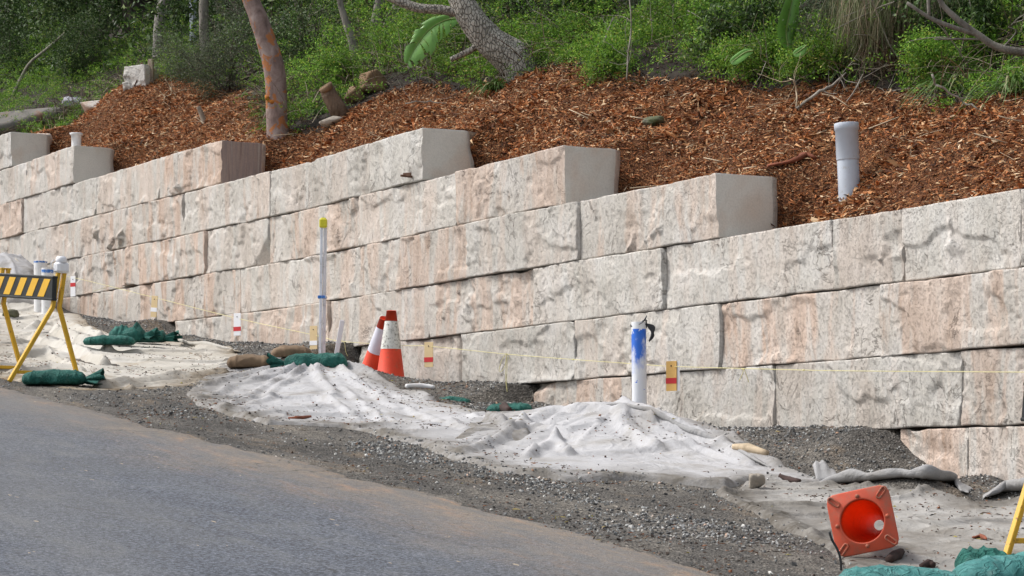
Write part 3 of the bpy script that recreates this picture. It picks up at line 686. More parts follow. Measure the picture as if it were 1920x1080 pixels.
# ------------------------------------------------------------------ geotextile sheets draped over the spoil
SHEETS = []
def sheet(poly, mat, label, ridges=(), amp=1.0, lift=0.012, aniso=(1.6, 1.6), seed=0, res=0.017, kids=True):
    poly = np.array(poly); x0, y0 = poly.min(0) - 0.1; x1, y1 = poly.max(0) + 0.1
    y1 = min(y1, -0.02)
    xs = np.arange(x0, x1, res); ys = np.arange(y0, y1, res)
    def f(X, Y):
        ed = 0.05*fbm(X*2.1, Y*2.1, seed=seed+2, oc=3)
        sdist = np.where(inpoly(X, Y, poly), 1, -1)*polydist(X, Y, poly) + ed
        w = 0.35*vn(X*1.1, Y*1.1, seed=seed+4); wx = 0.05*fbm(X*2.5, Y*2.5, seed=seed+14, oc=2); wy = 0.05*fbm(X*2.5+7, Y*2.5, seed=seed+15, oc=2)
        a = vn(X*aniso[0]*0.9+w, Y*aniso[1]*0.7-w, seed=seed+5); b = vn(X*2.4*aniso[0]-w*2, Y*1.2*aniso[1]+w*3, seed=seed+6)
        z = amp*(0.022*vn(X*0.9, Y*0.9, seed=seed+16)*0 + 0.030*np.maximum(0, 1-np.abs(a)*9.0) + 0.011*np.maximum(0, 1-np.abs(b)*9)*sstep(-.2, .4, vn(X*.8, Y*.8, seed=seed+17)) + 0.0025*vn(X*9, Y*9, seed=seed+7))
        for mx, my, h, rx, ry, pw in MOUNDS:
            if h < 0.05 or my > -0.5: continue
            dx, dy = (X-mx), (Y-my); r = np.hypot(dx/rx, dy/ry); th = np.arctan2(dy, dx) + 0.25*vn(X*1.2, Y*1.2, seed=seed+18)
            rr = vn(np.cos(th)*4.0+3*seed, np.sin(th)*4.0, 0.0, seed=seed+9)
            z = z + amp*0.028*np.maximum(0, 1-np.abs(rr)*6.0) * sstep(0.10, 0.5, r)*sstep(1.7, 0.9, r)
        for pts, h, wd in ridges:
            d = polydist(X+wx, Y+wy, pts, False)
            z = z + h*(0.85+0.3*vn(X*3, Y*3, seed=seed+8))*(np.maximum(0, 1-d/wd)**0.8 - 0.22*np.exp(-((d-1.5*wd)/(0.7*wd))**2))
        k = sstep(-0.01, 0.07, sdist)
        return G(X, Y) + (lift + z)*k - 0.03*(1-k), sdist
    X, Y = np.meshgrid(xs, ys, indexing='ij'); Z, SD = f(X, Y)
    V = np.stack([X, Y, Z], -1).reshape(-1, 3); nx, ny = len(xs), len(ys)
    i = np.arange(nx-1)[:, None]*ny; j = np.arange(ny-1)[None, :]
    F = np.stack([i+j, i+ny+j, i+ny+j+1, i+j+1], -1).reshape(-1, 4)
    ok = (SD.reshape(-1)[F] > -0.03).any(1); F = F[ok]
    used = np.unique(F); mp = -np.ones(len(V), int); mp[used] = np.arange(len(used))
    g = Geo(); g.add(V[used], mp[F])
    o = g.build('geotextile_sheet', mat, label=label, cat='fabric sheet', group='geotextile sheets laid over the verge')
    a_ = o.data.attributes.new('edge_dirt', 'FLOAT', 'POINT'); low = sstep(0.34, 0.0, SD.reshape(-1)[used])*0.9 + 0.5*sstep(0.9, 0.2, SD.reshape(-1)[used])*(Y.reshape(-1)[used] < -1.7)
    a_.data.foreach_set('value', np.clip(low, 0, 1).astype(np.float32))
    SHEETS.append(f); return o
LB = [H(345,742), H(365,762), H(420,780), H(500,797), H(640,803), H(720,822), H(780,838), H(860,860), H(930,862), H(1010,842)]
sheet([H(-80,698), H(0,713), H(100,728), H(172,734), H(260,731), H(370,724), H(450,702), H(560,700), Q(620,1.1), Q(560,.9), H(430,655), H(330,643), H(280,638), H(215,626), H(170,608), Q(120,.35), Q(0,.35), Q(-80,.35)],
      M['fab_c'], 'cream geotextile sheet spread flat behind the striped barrier', seed=3, amp=1.0, lift=0.010,
      ridges=[([H(60,640), H(110,655), H(160,672), H(200,690)], 0.09, 0.07), ([H(100,625), H(150,645), H(205,660)], 0.10, 0.08), ([H(285,634), H(330,645), H(380,655), H(440,664)], 0.055, 0.07),
              ([H(190,725), H(260,719), H(330,712), H(420,704)], 0.07, 0.10), ([H(20,700), H(90,690), H(150,697)], 0.05, 0.06), ([H(30,672), H(90,668), H(140,690)], 0.06, 0.05), ([H(0,650), H(40,645), H(70,642)], 0.05, 0.06), ([H(60,618), H(100,610), H(150,618), H(190,634)], 0.06, 0.07)])
mc = MOUNDS[4]
sheet([(mc[0]-2.2, -1.5), (mc[0]+1.5, -1.25), (mc[0]+1.75, -0.6), (mc[0]+1.3, -.2), (mc[0]-2.2, -.2)], M['fab_w'], 'grey white geotextile sheet heaped at the far left against the wall', seed=13, lift=0.03, amp=1.2)
sheet(LB + [Q(980,1.0), Q(850,.95), Q(740,1.0), Q(660,.8), Q(600,.72), Q(520,.9), Q(450,1.2), H(360,715)], M['fab_w'],
      'pale grey geotextile sheet draped over the heap in front of the standing cones', seed=23, lift=0.022,
      ridges=[([H(655,690), H(700,708), H(760,735), H(800,752)], 0.043, 0.07), ([H(600,684), H(598,702), H(610,724), H(627,748)], 0.031, 0.06), ([H(588,686), H(560,702), H(520,732), H(478,764)], 0.025, 0.05),
              ([H(560,692), H(500,708), H(440,727), H(395,748)], 0.034, 0.06), ([H(540,692), H(480,700), H(430,714), H(385,728)], 0.031, 0.05), ([H(640,692), H(665,720), H(700,746), H(745,772)], 0.028, 0.05),
              ([H(600,752), H(640,766), H(672,792)], 0.025, 0.05), ([H(520,716), H(470,746), H(425,772)], 0.025, 0.05), ([H(700,740), H(760,770), H(830,800), H(880,815)], 0.031, 0.06), ([H(640,730), H(690,765), H(720,800)], 0.022, 0.04)])
sheet([H(800,848), H(860,866), H(930,888), H(1060,906), H(1200,904), H(1300,913), H(1370,920), H(1430,905), H(1500,912), Q(1560,.95), Q(1450,.62), Q(1350,.42), Q(1250,.36), Q(1150,.36), Q(1050,.5), Q(960,.8), H(880,800)], M['fab_w'],
      'white geotextile sheet draped over the heap around the blue topped pipe', seed=33, lift=0.034, amp=0.8,
      ridges=[([H(950,812), H(1000,797), H(1050,783), H(1110,777), H(1180,781), H(1230,795)], 0.045, 0.06), ([H(1130,762), H(1180,770), H(1240,790), H(1300,822), H(1370,848), H(1450,880)], 0.055, 0.08),
              ([H(866,856), H(905,850), H(945,832), H(984,803)], 0.06, 0.07), ([H(860,806), H(900,814), H(958,820)], 0.04, 0.05), ([H(890,780), H(920,796), H(952,806)], 0.05, 0.06),
              ([H(1162,782), H(1166,812), H(1200,836), H(1235,852)], 0.045, 0.06), ([H(1040,832), H(1018,850), H(992,868)], 0.04, 0.05), ([H(1040,832), H(1052,848), H(1070,864)], 0.04, 0.05), ([H(985,803), H(1010,815), H(1060,815), H(1120,800)], 0.03, 0.05),
              ([H(1200,800), H(1260,830), H(1330,858), H(1400,880)], 0.03, 0.05)])
sheet([H(1330,924), H(1400,960), H(1440,985), H(1500,1008), H(1540,1038), H(1590,1082), (10.9,-3.2), (12.5,-3.4), (12.5,-.45), H(1920,925), H(1820,938), H(1700,916), H(1600,910), H(1500,902), H(1420,903)], M['fab_r'],
      'soiled geotextile sheet littered with leaves beneath the toppled cone', seed=43, lift=0.016, amp=0.9, aniso=(2.4, 1.5),
      ridges=[([H(1340,925), H(1400,958), H(1470,985), H(1540,1030)], 0.03, 0.10)])
# turned-over edges: folded strips of the same cloth lying on the sheets
def fold_strip(pts, wd, hh, mat, label, seed, twist=0.0):
    p = spline(pts, 10); m = len(p); T = np.gradient(p, axis=0); T /= np.linalg.norm(T, axis=1)[:, None]
    S = np.cross(T, [0,0,1]); S /= np.linalg.norm(S, axis=1)[:, None]
    prof = [(-1.2, -0.1), (-.9, .10), (-.5, .38), (-.1, .75), (.2, 1.0), (.34, .8), (.36, .35), (.1, .12), (-.3, .10)]
    V = []
    for i in range(m):
        e = min(1.0, 0.25 + 3.0*min(i, m-1-i)/m); wv = 1 + 0.35*float(vn(i*0.35, 0.3, seed=seed)); hv = 1 + 0.35*float(vn(i*0.16, 2.0, seed=seed+1))
        for a, b in prof:
            q = p[i] + S[i]*(a*wd*wv*e) + np.array([0,0,1])*(b*hh*hv*e) + 0.006*np.array([0, 0, float(vn(i*.9, a*3, seed=seed+3))]); V.append(q)
    k = len(prof); i = np.arange(m-1)[:, None]*k; j = np.arange(k-1)[None, :]
    g = Geo(); g.add(V, np.stack([i+j, i+j+1, i+k+j+1, i+k+j], -1).reshape(-1, 4))
    o = g.build('turned_cloth_edge', mat, label=label, cat='fabric strip')
    md = o.modifiers.new('Solidify', 'SOLIDIFY'); md.thickness = 0.006
    sb = o.modifiers.new('Subdivision', 'SUBSURF'); sb.levels = 1; sb.render_levels = 1
    return o
def HP(px, py, dz=0.01): p = hg(px, py); return (p[0], p[1], p[2]+dz)
fold_strip([HP(1530,912), HP(1580,912), HP(1640,908), HP(1700,904), HP(1750,906), HP(1790,912), HP(1805,928)], 0.12, 0.085, M['fab_e'], 'grey rolled cloth edge lying above the toppled cone', 5)
fold_strip([HP(1130,768,.03), HP(1180,776,.035), HP(1240,796,.03), HP(1300,826,.03), HP(1370,852,.03), HP(1445,884,.02)], 0.10, 0.06, M['fab_e'], 'grey folded cloth edge running down right from the blue topped pipe', 9)
fold_strip([HP(283,636), HP(320,643), HP(365,652), HP(410,658), HP(450,664)], 0.09, 0.07, M['fab_c'], 'cream rolled cloth edge between the green sandbag heap and the brown sack', 15)
fold_strip([HP(1850,938), HP(1885,930), HP(1930,926), HP(1980,928)], 0.13, 0.09, M['fab_e'], 'pale cloth fold against the gravel near the right edge', 19)
# stiff upturned flap
g = Geo(); a0 = hg(1535, 905); V = []; m_, k_ = 14, 7
for i in range(m_):
    u = i/(m_-1)
    for j in range(k_):
        v = j/(k_-1); b_ = P(1530+62*u, 905 - 4*math.sin(u*3), a0)
        h = (0.15*math.sin(math.pi*min(1, u*1.1+0.2))**0.6*(1-0.6*u) + 0.012*math.sin(u*23))*v
        V.append(b_ + np.array([0, 0, h]) + FW*(0.10*v*v + 0.05*math.sin(u*6)*v + 0.05*v))
i = np.arange(m_-1)[:, None]*k_; j = np.arange(k_-1)[None, :]
g.add(V, np.stack([i+j, i+j+1, i+k_+j+1, i+k_+j], -1).reshape(-1, 4)); o = g.build('turned_cloth_edge', M['fab_e'], label='stiff grey cloth flap standing up before the dark gravel heap', cat='fabric strip')
md = o.modifiers.new('Solidify', 'SOLIDIFY'); md.thickness = 0.008

def surf(x, y):                        # top of ground or cloth
    z = G(x, y)
    for f in SHEETS: z = np.maximum(z, f(x, y)[0])
    return z
def hs_(px, py): return hit(px, py, surf, -8.5, -0.03, 260)

# crushed stone on the verge
n = 150000; x = RNG.uniform(-10, 12, n); y = RNG.uniform(-5.0, -0.02, n)
dn = fbm(x*0.8, y*1.6, seed=91); band = np.exp(-((y - np.interp(x, [-2, 4, 9], [-3.3, -2.75, -2.7]))/0.45)**2)*sstep(-1.5, 2.5, x)
nearwall = sstep(-0.9, -0.3, y)*0.55
pr = np.clip(0.05 + 0.5*np.maximum(0, dn*2) + 1.5*band*np.clip(0.35+1.6*dn, 0, 1) + nearwall, 0.03, 1)*np.where(y < road_edge(x)+0.02, 0.22, 1)*sstep(-5.0, -4.1, y)
keep = RNG.random(n) < pr; x, y = x[keep], y[keep]
lowf = np.zeros(len(x), bool)
for f in SHEETS: lowf |= f(x, y)[1] > 0.16*RNG.random(len(x))**2.5
x, y = x[~lowf], y[~lowf]; n = len(x); R = 0.004 + 0.009*RNG.random(n)**1.5 + 0.008*RNG.random(n)**10
g = Geo(); pebbles(g, np.stack([x, y, surf(x, y)+R*0.3], -1), R, RNG)
g.build('crushed_stone', M['stones'], loc=(0,0,0), smooth=False, kind='stuff', label='loose grey crushed stone along the edge of the road', cat='gravel')
# leaf litter and bark on cloth and gravel
n = 24000; x = RNG.uniform(-11, 12, n); y = RNG.uniform(-4.3, -0.1, n)
pr = np.clip(0.10 + 2.6*fbm(x*1.3, y*1.6, seed=95, oc=5) + 0.9*sstep(7.5, 9.5, x)*np.clip(0.5+2*fbm(x*2, y*3, seed=97), 0, 1), 0.02, 1); pr = pr*np.where(x < -3, 0.35, 1)
k = RNG.random(n) < pr; x, y = x[k], y[k]; n = len(x)
Lh = 0.010 + 0.035*RNG.random(n)**2 + 0.05*RNG.random(n)**9; g = Geo()
slivers(g, np.stack([x, y, surf(x, y)+0.003], -1), Lh, 0.004+0.006*RNG.random(n), 0.003+0.006*RNG.random(n)**3, RNG, 0.12)
n2 = 700; x = RNG.uniform(-9, 12, n2); y = RNG.uniform(-4.2, -0.2, n2)
pebbles(g, np.stack([x, y, surf(x, y)+0.004], -1), 0.005+0.011*RNG.random(n2)**2, RNG)
g.build('leaf_litter', M['litter'], loc=(0,0,0), smooth=False, kind='stuff', label='dark twigs, leaves and bark crumbs scattered over the cloth and gravel', cat='leaf litter')

# ------------------------------------------------------------------ site objects
M['cone'] = m_plain('cone_orange', (0.74,0.06,0.02), 0.55, 0.12, dirt=(0.34,0.11,0.06), dscale=22, dm=(0.55,0.75))
M['cone_f'] = m_plain('faded_cone_orange', (0.56,0.085,0.04), 0.65, 0.18, dirt=(0.30,0.15,0.10), dscale=9, dm=(0.48,0.72))
M['cone_w'] = m_plain('reflective_band', (0.62,0.62,0.70), 0.45, 0.05); M['cone_d'] = m_plain('scuffed_band', (0.66,0.65,0.60), 0.6, 0.15, dirt=(0.12,0.11,0.09), dscale=38, dm=(0.50,0.62))
M['yellow'] = m_plain('yellow_paint', (0.62,0.36,0.02), 0.5, 0.12, dirt=(0.16,0.07,0.02), dscale=22, dm=(0.6,0.68))
M['black'] = m_plain('black_board', (0.028,0.030,0.030), 0.55, 0.3, dirt=(0.08,0.075,0.065), dscale=16, spec=0.25)
M['yellow2'] = m_plain('yellow_stripe', (0.75,0.42,0.02), 0.45, 0.08)
M['pvc'] = m_plain('white_pvc', (0.72,0.72,0.72), 0.4, 0.06, dirt=(0.42,0.37,0.29), dscale=16, dm=(0.54,0.75))
M['pvcg'] = m_plain('grey_pvc', (0.44,0.48,0.54), 0.4, 0.08, dirt=(0.34,0.31,0.27), dscale=20, dm=(0.58,0.75))
M['bluepaint'] = m_plain('blue_paint', (0.03,0.16,0.50), 0.5, 0.1, dirt=(0.6,0.62,0.66), dscale=30, dm=(0.5,0.55))
M['galv'] = m_plain('galvanised_steel', (0.66,0.69,0.74), 0.5, 0.12, 0.05, dirt=(0.3,0.3,0.3), dscale=30)
M['capy'] = m_plain('yellow_plastic', (0.60,0.55,0.03), 0.45, 0.1); M['lampw'] = m_plain('white_plastic', (0.78,0.78,0.80), 0.35, 0.03)
M['tan'] = m_plain('tan_card', (0.62,0.47,0.26), 0.7, 0.08); M['orangetan'] = m_plain('amber_card', (0.70,0.42,0.13), 0.7, 0.1)
M['white'] = m_plain('white_paint', (0.75,0.75,0.77), 0.6, 0.04); M['red'] = m_plain('red_tape', (0.52,0.02,0.025), 0.5, 0.08)
M['twine'] = m_plain('yellow_twine', (0.66,0.60,0.30), 0.8, 0.05)
def m_sack(name, a, b_, dust):
    t = NT(name, 0.75, 0.25); c = t.ramp(t.noise(7, 4, 0.6, None, 0.4), [(0.35, a), (0.65, b_)]); c = t.mix(t.ramp(t.noise(12, 6, 0.75), [(0.54, 0.0), (0.72, 0.55)]), c, dust)
    w1 = t.n.new('ShaderNodeTexWave'); w1.inputs['Scale'].default_value = 60; w1.bands_direction = 'X'; t.l.new(t.pos, w1.inputs['Vector']); w2 = t.n.new('ShaderNodeTexWave'); w2.inputs['Scale'].default_value = 60; w2.bands_direction = 'Z'; t.l.new(t.pos, w2.inputs['Vector'])
    wv = t.math('MULTIPLY', w1.outputs['Fac'], w2.outputs['Fac']); c = t.mix(0.35, c, t.ramp(wv, [(0.0, 0.7), (1.0, 1.2)]), 'MULTIPLY'); t.color(c)
    rr_ = t.math('MINIMUM', t.math('ABSOLUTE', t.math('SUBTRACT', t.noise(13, 3, 0.5, None, 0.8), 0.5)), 0.08); t.bump(t.math('ADD', t.math('MULTIPLY', rr_, -6.0), t.math('MULTIPLY', wv, 0.1)), 0.9, 0.02); return t.m
M['bagg'] = m_sack('green_woven_sack', (0.010,0.075,0.060), (0.028,0.155,0.125), (0.10,0.19,0.165))
M['bagt'] = m_sack('teal_woven_sack', (0.045,0.19,0.18), (0.10,0.29,0.275), (0.20,0.30,0.28))
M['bagb'] = m_plain('brown_hessian', (0.19,0.13,0.08), 0.95, 0.25, dirt=(0.09,0.06,0.04), dscale=12, dm=(0.45,0.7), b=0.8)
M['rust'] = m_plain('rusty_steel', (0.10,0.05,0.03), 0.8, 0.4); M['wood'] = m_bark('weathered_wood', [(0.3,(0.16,0.12,0.09)),(0.6,(0.30,0.25,0.2))], 9, (1,1,0.4))
M['dark'] = m_plain('black_tape', (0.03,0.03,0.032), 0.4, 0.3)
M['rock'] = m_plain('field_rock', (0.33,0.29,0.24), 0.95, 0.3, dirt=(0.12,0.11,0.09), dscale=9, b=0.9)
M['rockm'] = m_plain('mossy_rock', (0.13,0.125,0.09), 0.95, 0.35, dirt=(0.06,0.075,0.025), dscale=5, dm=(0.42,0.6), b=0.9)
M['rockl'] = m_plain('ledge_rock', (0.15,0.14,0.125), 0.95, 0.35, dirt=(0.17,0.085,0.05), dscale=3, dm=(0.5,0.6), b=0.9)
M['rocko'] = m_plain('ochre_rock', (0.20,0.125,0.07), 0.95, 0.3, dirt=(0.14,0.12,0.09), dscale=6, b=0.9)

def cone_profile(h, rb, rt): return lambda f: rb + (rt-rb)*f
def traffic_cone(base, tilt, h, rb, rt, label, dirty, roll=0.0, grp='traffic cones at the work site'):
    t = thing('traffic_cone', base, label, 'traffic cone', grp)
    ax = np.array([tilt[0], tilt[1], 1.0]); ax /= np.linalg.norm(ax); f = cone_profile(h, rb, rt); c = np.array(base, float)
    def seg(a, b, o): return [(f(a)+o, a*h), (f((a+b)/2)+o, (a+b)/2*h), (f(b)+o, b*h)]
    g = Geo(); g.lathe([(rb+.012, 0.0)] + seg(0.02, 1.0, 0) + [(rt+0.003, h-0.004), (rt-0.004, h+0.001), (rt-0.007, h-0.03), (rb-0.01, .02)], c, ax, 40); g.build('body', M['cone'], t)
    g = Geo(); g.lathe(seg(0.475, 0.855, 0.002), c, ax, 40); g.build('reflective_band', M['cone_d'] if dirty else M['cone_w'], t)
    g = Geo(); u = np.cross(ax, [math.cos(roll), math.sin(roll), 0]); u /= np.linalg.norm(u); v = np.cross(ax, u)
    g.box(c - ax*0.012, (2*rb+.07, 2*rb+.07, 0.028), np.stack([u, v, ax], 1), bev=0.008); g.build('base', M['cone'], t)
    return t
b1 = P(732, 719, at_y(733, 716, -0.5)); b1[2] -= 0.005
traffic_cone(b1, (0.008, 0.012), 0.665, 0.136, 0.044, 'upright orange cone with a scuffed dirty white band, in front of its twin', True, 0.2)
b0 = P(695, 714, at_y(700, 712, -0.42)); bt0 = P(723, 589, at_y(723, 590, -0.44)); tv = (bt0-b0); tv = tv/tv[2]
traffic_cone(b0, (tv[0], tv[1]), 0.645, 0.130, 0.044, 'leaning orange cone with a clean white band, tucked behind the scuffed one', False, 0.4)
# toppled cone, base towards the road
t = None
pc = P(1617, 977, hg(1612, 1054)); ax = ray(1617, 977) + RT*0.145 - UP*0.035; ax /= np.linalg.norm(ax)
u = RT*0.98 + UP*0.19; u -= ax*np.dot(ax, u); u /= np.linalg.norm(u); v = np.cross(ax, u); v /= np.linalg.norm(v)
t = thing('traffic_cone', pc, 'toppled faded orange cone lying with its square studded base towards the road', 'traffic cone', 'traffic cones at the work site')
g = Geo(); hw = 0.157; rh = 0.108; N = 48
# square plate with a round hole: ring of rounded-square points joined to circle
an = np.linspace(0, 2*np.pi, N, endpoint=False) + math.pi/4*0
sq = [];
for a in an:
    c_, s_ = math.cos(a), math.sin(a); k = 1.0/((abs(c_)**9 + abs(s_)**9)**(1/9)); sq.append((hw*k*c_, hw*k*s_))
sq = np.array(sq); ci = np.stack([np.cos(an), np.sin(an)], 1)
rings = [(sq, 0.022), (sq*1.0, 0.002), (sq*0.97, -0.003), (ci*(rh+.012), -0.003), (ci*(rh+0.006), -0.008), (ci*rh, -0.006), (ci*rh*0.99, 0.01)]
V = np.concatenate([pc + q[:, :1]*u + q[:, 1:]*v + ax*d for q, d in rings] )
m = len(rings); i = np.arange(m-1)[:, None]*N; j = np.arange(N)[None, :]; j2 = (j+1) % N
g.add(V, np.stack([i+j, i+j2, i+N+j2, i+N+j], -1).reshape(-1, 4))
V2 = np.concatenate([pc + q[:, :1]*u + q[:, 1:]*v + ax*d for q, d in [(sq, 0.022), (ci*(rh+.014), 0.022)]])
g.add(V2, np.stack([j[0], j2[0], N+j2[0], N+j[0]], -1)); g.build('base', M['cone_f'], t)
M['stud'] = m_plain('muddy_stud', (0.50,0.115,0.06), 0.7, 0.15, dirt=(0.22,0.13,0.09), dscale=40, dm=(0.4,0.6))
for sx in (-1, 1):
    for sy in (-1, 1):
        g = Geo(); c0 = pc + u*sx*hw*0.76 + v*sy*hw*0.76 - ax*0.006; dd = (u*sx + v*sy)/math.sqrt(2); ss = np.cross(ax, dd)
        th = np.linspace(0, 2*np.pi, 21)[:-1]
        lp = [c0 + dd*(0.020*np.sign(math.cos(q))*1.0 + 0.011*math.cos(q)) + ss*0.011*math.sin(q) for q in th]; lp += [lp[0]]
        g.tube(lp, 0.0052, 6); g.build('foot_stud', M['stud'], t)
for du, dv_ in ((0,1),(0,-1),(1,0),(-1,0)):
    g = Geo(); c0 = pc + (u*du + v*dv_)*hw*0.80; g.lathe([(0.0, -0.017), (0.006, -0.016), (0.010, -0.011), (0.011, 0.0)], c0, ax, 12); g.build('foot_stud', M['stud'], t)
g = Geo(); hc = 0.62
axt = ax - u*0.0; prof = [(rh-0.0, 0.0), (rh*0.8, hc*.25), (rh*0.62, hc*.5), (rh*0.45, hc*.75), (0.026, hc), (0.030, hc), (rh*0.45+.005, hc*.75), (rh*.8+.005, hc*.25), (rh+0.006, 0.01)]
g.lathe(prof, pc, axt, 44)
def m_inner():
    t_ = NT('translucent_cone_orange', 0.5, 0.3); t_.color(t_.mix(t_.ramp(t_.noise(14, 5, 0.7), [(0.5, 0.0), (0.7, 0.75)]), t_.mix(0.0, (0.66,0.075,0.02), (0,0,0)), (0.28,0.05,0.02)))
    tr = t_.n.new('ShaderNodeBsdfTranslucent'); tr.inputs['Color'].default_value = (0.95,0.16,0.03,1); mx = t_.n.new('ShaderNodeMixShader'); mx.inputs[0].default_value = 0.42
    t_.l.new(t_.b.outputs[0], mx.inputs[1]); t_.l.new(tr.outputs[0], mx.inputs[2]); t_.l.new(mx.outputs[0], t_.n['Material Output'].inputs[0]); return t_.m
g.build('body', m_inner(), t)

# A-frame road barriers
def rotz(a): return np.array([[math.cos(a), -math.sin(a), 0], [math.sin(a), math.cos(a), 0], [0, 0, 1]])
def barrier(origin, slope, label, x_board=(-0.06, 2.15), frames=(0.0, 0.95), spread=0.33, h=0.92, lean=0.0):
    # local X runs up the road (-x of the place), Y towards the hillside
    t = thing('road_barrier', origin, label, 'road barrier', 'striped road barriers on A-frame trestles'); o = np.array(origin, float)
    ya = math.radians(13); ca_, sa_ = math.cos(ya), math.sin(ya)
    RZ = rotz(ya)
    def W(x, y, z):
        y = y + lean*z; return o + np.array([-x*ca_ - y*sa_, -x*sa_ + y*ca_, z + slope*x])
    for fx in frames:
        top = 0.86*h
        for sy in (-1, 1):
            g = Geo(); a = W(fx, sy*spread, 0.0); b = W(fx, sy*0.032, 0.68*h); c = W(fx, sy*0.028, h)
            for p, q in ((a, b), (b + (c-b)*0.0, c)):
                d = q-p; L = np.linalg.norm(d); d /= L; xx = np.array([ca_, sa_, 0]); xx -= d*np.dot(xx, d); xx /= np.linalg.norm(xx); yy = np.cross(d, xx)
                g.box((p+q)/2, (0.034, 0.034, L+0.01), np.stack([xx, yy, d], 1), bev=0.004)
            g.build('leg', M['yellow'], t)
        g = Geo(); zc = 0.075; yy_ = spread - (spread-.032)*zc/(0.68*h)
        g.box(W(fx, 0, zc), (0.028, 2*yy_-0.03, 0.028), RZ, bev=0.003); g.build('cross_bar', M['yellow'], t)
        g = Geo(); g.box(W(fx, 0, h+0.008), (0.04, 0.10, 0.012), RZ, bev=0.003); g.build('top_bracket', M['yellow'], t)
    # board: hollow-section plank with black body and yellow diagonal sheeting
    x0, x1 = x_board; L = x1-x0; ang = math.atan(slope); d = RZ @ np.array([-math.cos(ang), 0, math.sin(ang)]); up = RZ @ np.array([math.sin(ang), 0, math.cos(ang)]); yv = RZ @ np.array([0, 1.0, 0])
    R = np.stack([d, yv, up], 1); cc = W((x0+x1)/2, 0.0, h-0.135) - yv*0.068
    g = Geo(); g.box(cc, (L, 0.045, 0.185), R, bev=0.010); g.box(cc + up*0.092, (L, 0.052, 0.022), R, bev=0.006); g.box(cc - up*0.092, (L, 0.052, 0.022), R, bev=0.006)
    bd = g.build('board', M['black'], t)
    for sy in (-1, 1):
        g = Geo(); x = x0+0.04; hh = 0.075; sk = 0.10; w = 0.105; pitch = 0.195
        while x + w + sk < x1:
            a = [(-hh, x+sk), (-hh, x+w+sk), (hh, x+w), (hh, x)]
            pts = [cc + d*(q-(x0+x1)/2) + up*zz + yv*sy*0.0235 for zz, q in a]
            pts2 = [p + yv*sy*0.002 for p in pts]
            g.add(pts+pts2, [[4,5,6,7],[0,1,5,4],[1,2,6,5],[2,3,7,6],[3,0,4,7]]); x += pitch
        g.build('yellow_stripes', M['yellow2'], bd, smooth=False)
    return t, W
oL = hg(84, 716); oL = np.array([oL[0], oL[1], float(surf(oL[0], oL[1]))])
fL = hs_(16, 712); fR = hs_(155, 716); mid = (fL+fR)/2
oL = P(84, 716, mid); bar1, W1 = barrier(tuple(oL), 0.09, 'yellow and black striped barrier on a yellow A-frame at the left edge', lean=0.17)
# lamp on the barrier
lt = thing('warning_lamp', tuple(W1(0.0, 0, 0.925)), 'white barricade lamp standing on top of the striped barrier', 'warning lamp')
lc = np.array(lt['_loc']); g = Geo(); g.box(lc + [0, 0, 0.035], (0.09, 0.12, 0.09), rotz(0.3), bev=0.018); g.build('lamp_body', M['lampw'], lt)
g = Geo(); g.lathe([(0.0, 0.135), (0.036, 0.13), (0.046, 0.11), (0.048, 0.085), (0.04, 0.075)], lc, (0.0,0,1), 20); g.build('lens', M['lampw'], lt)
g = Geo(); th = np.linspace(-1.4, 1.4, 9); g.tube([lc + np.array([0, -0.05-0.04*math.cos(q), 0.06+0.04*math.sin(q)]) for q in th], 0.004, 6); g.build('handle', M['lampw'], lt)
fr = P(1887, 1042, hg(1887, 1046)); oR = fr + np.array([0.0, 0.33, 0.0])
oR = np.array([fr[0]-0.33*math.sin(math.radians(13)), fr[1]+0.33*math.cos(math.radians(13)), fr[2]])
barrier(tuple(oR), 0.10, 'yellow leg and dark board end of a barrier at the right edge', x_board=(-2.0, 0.10), frames=(0.0, -1.5))

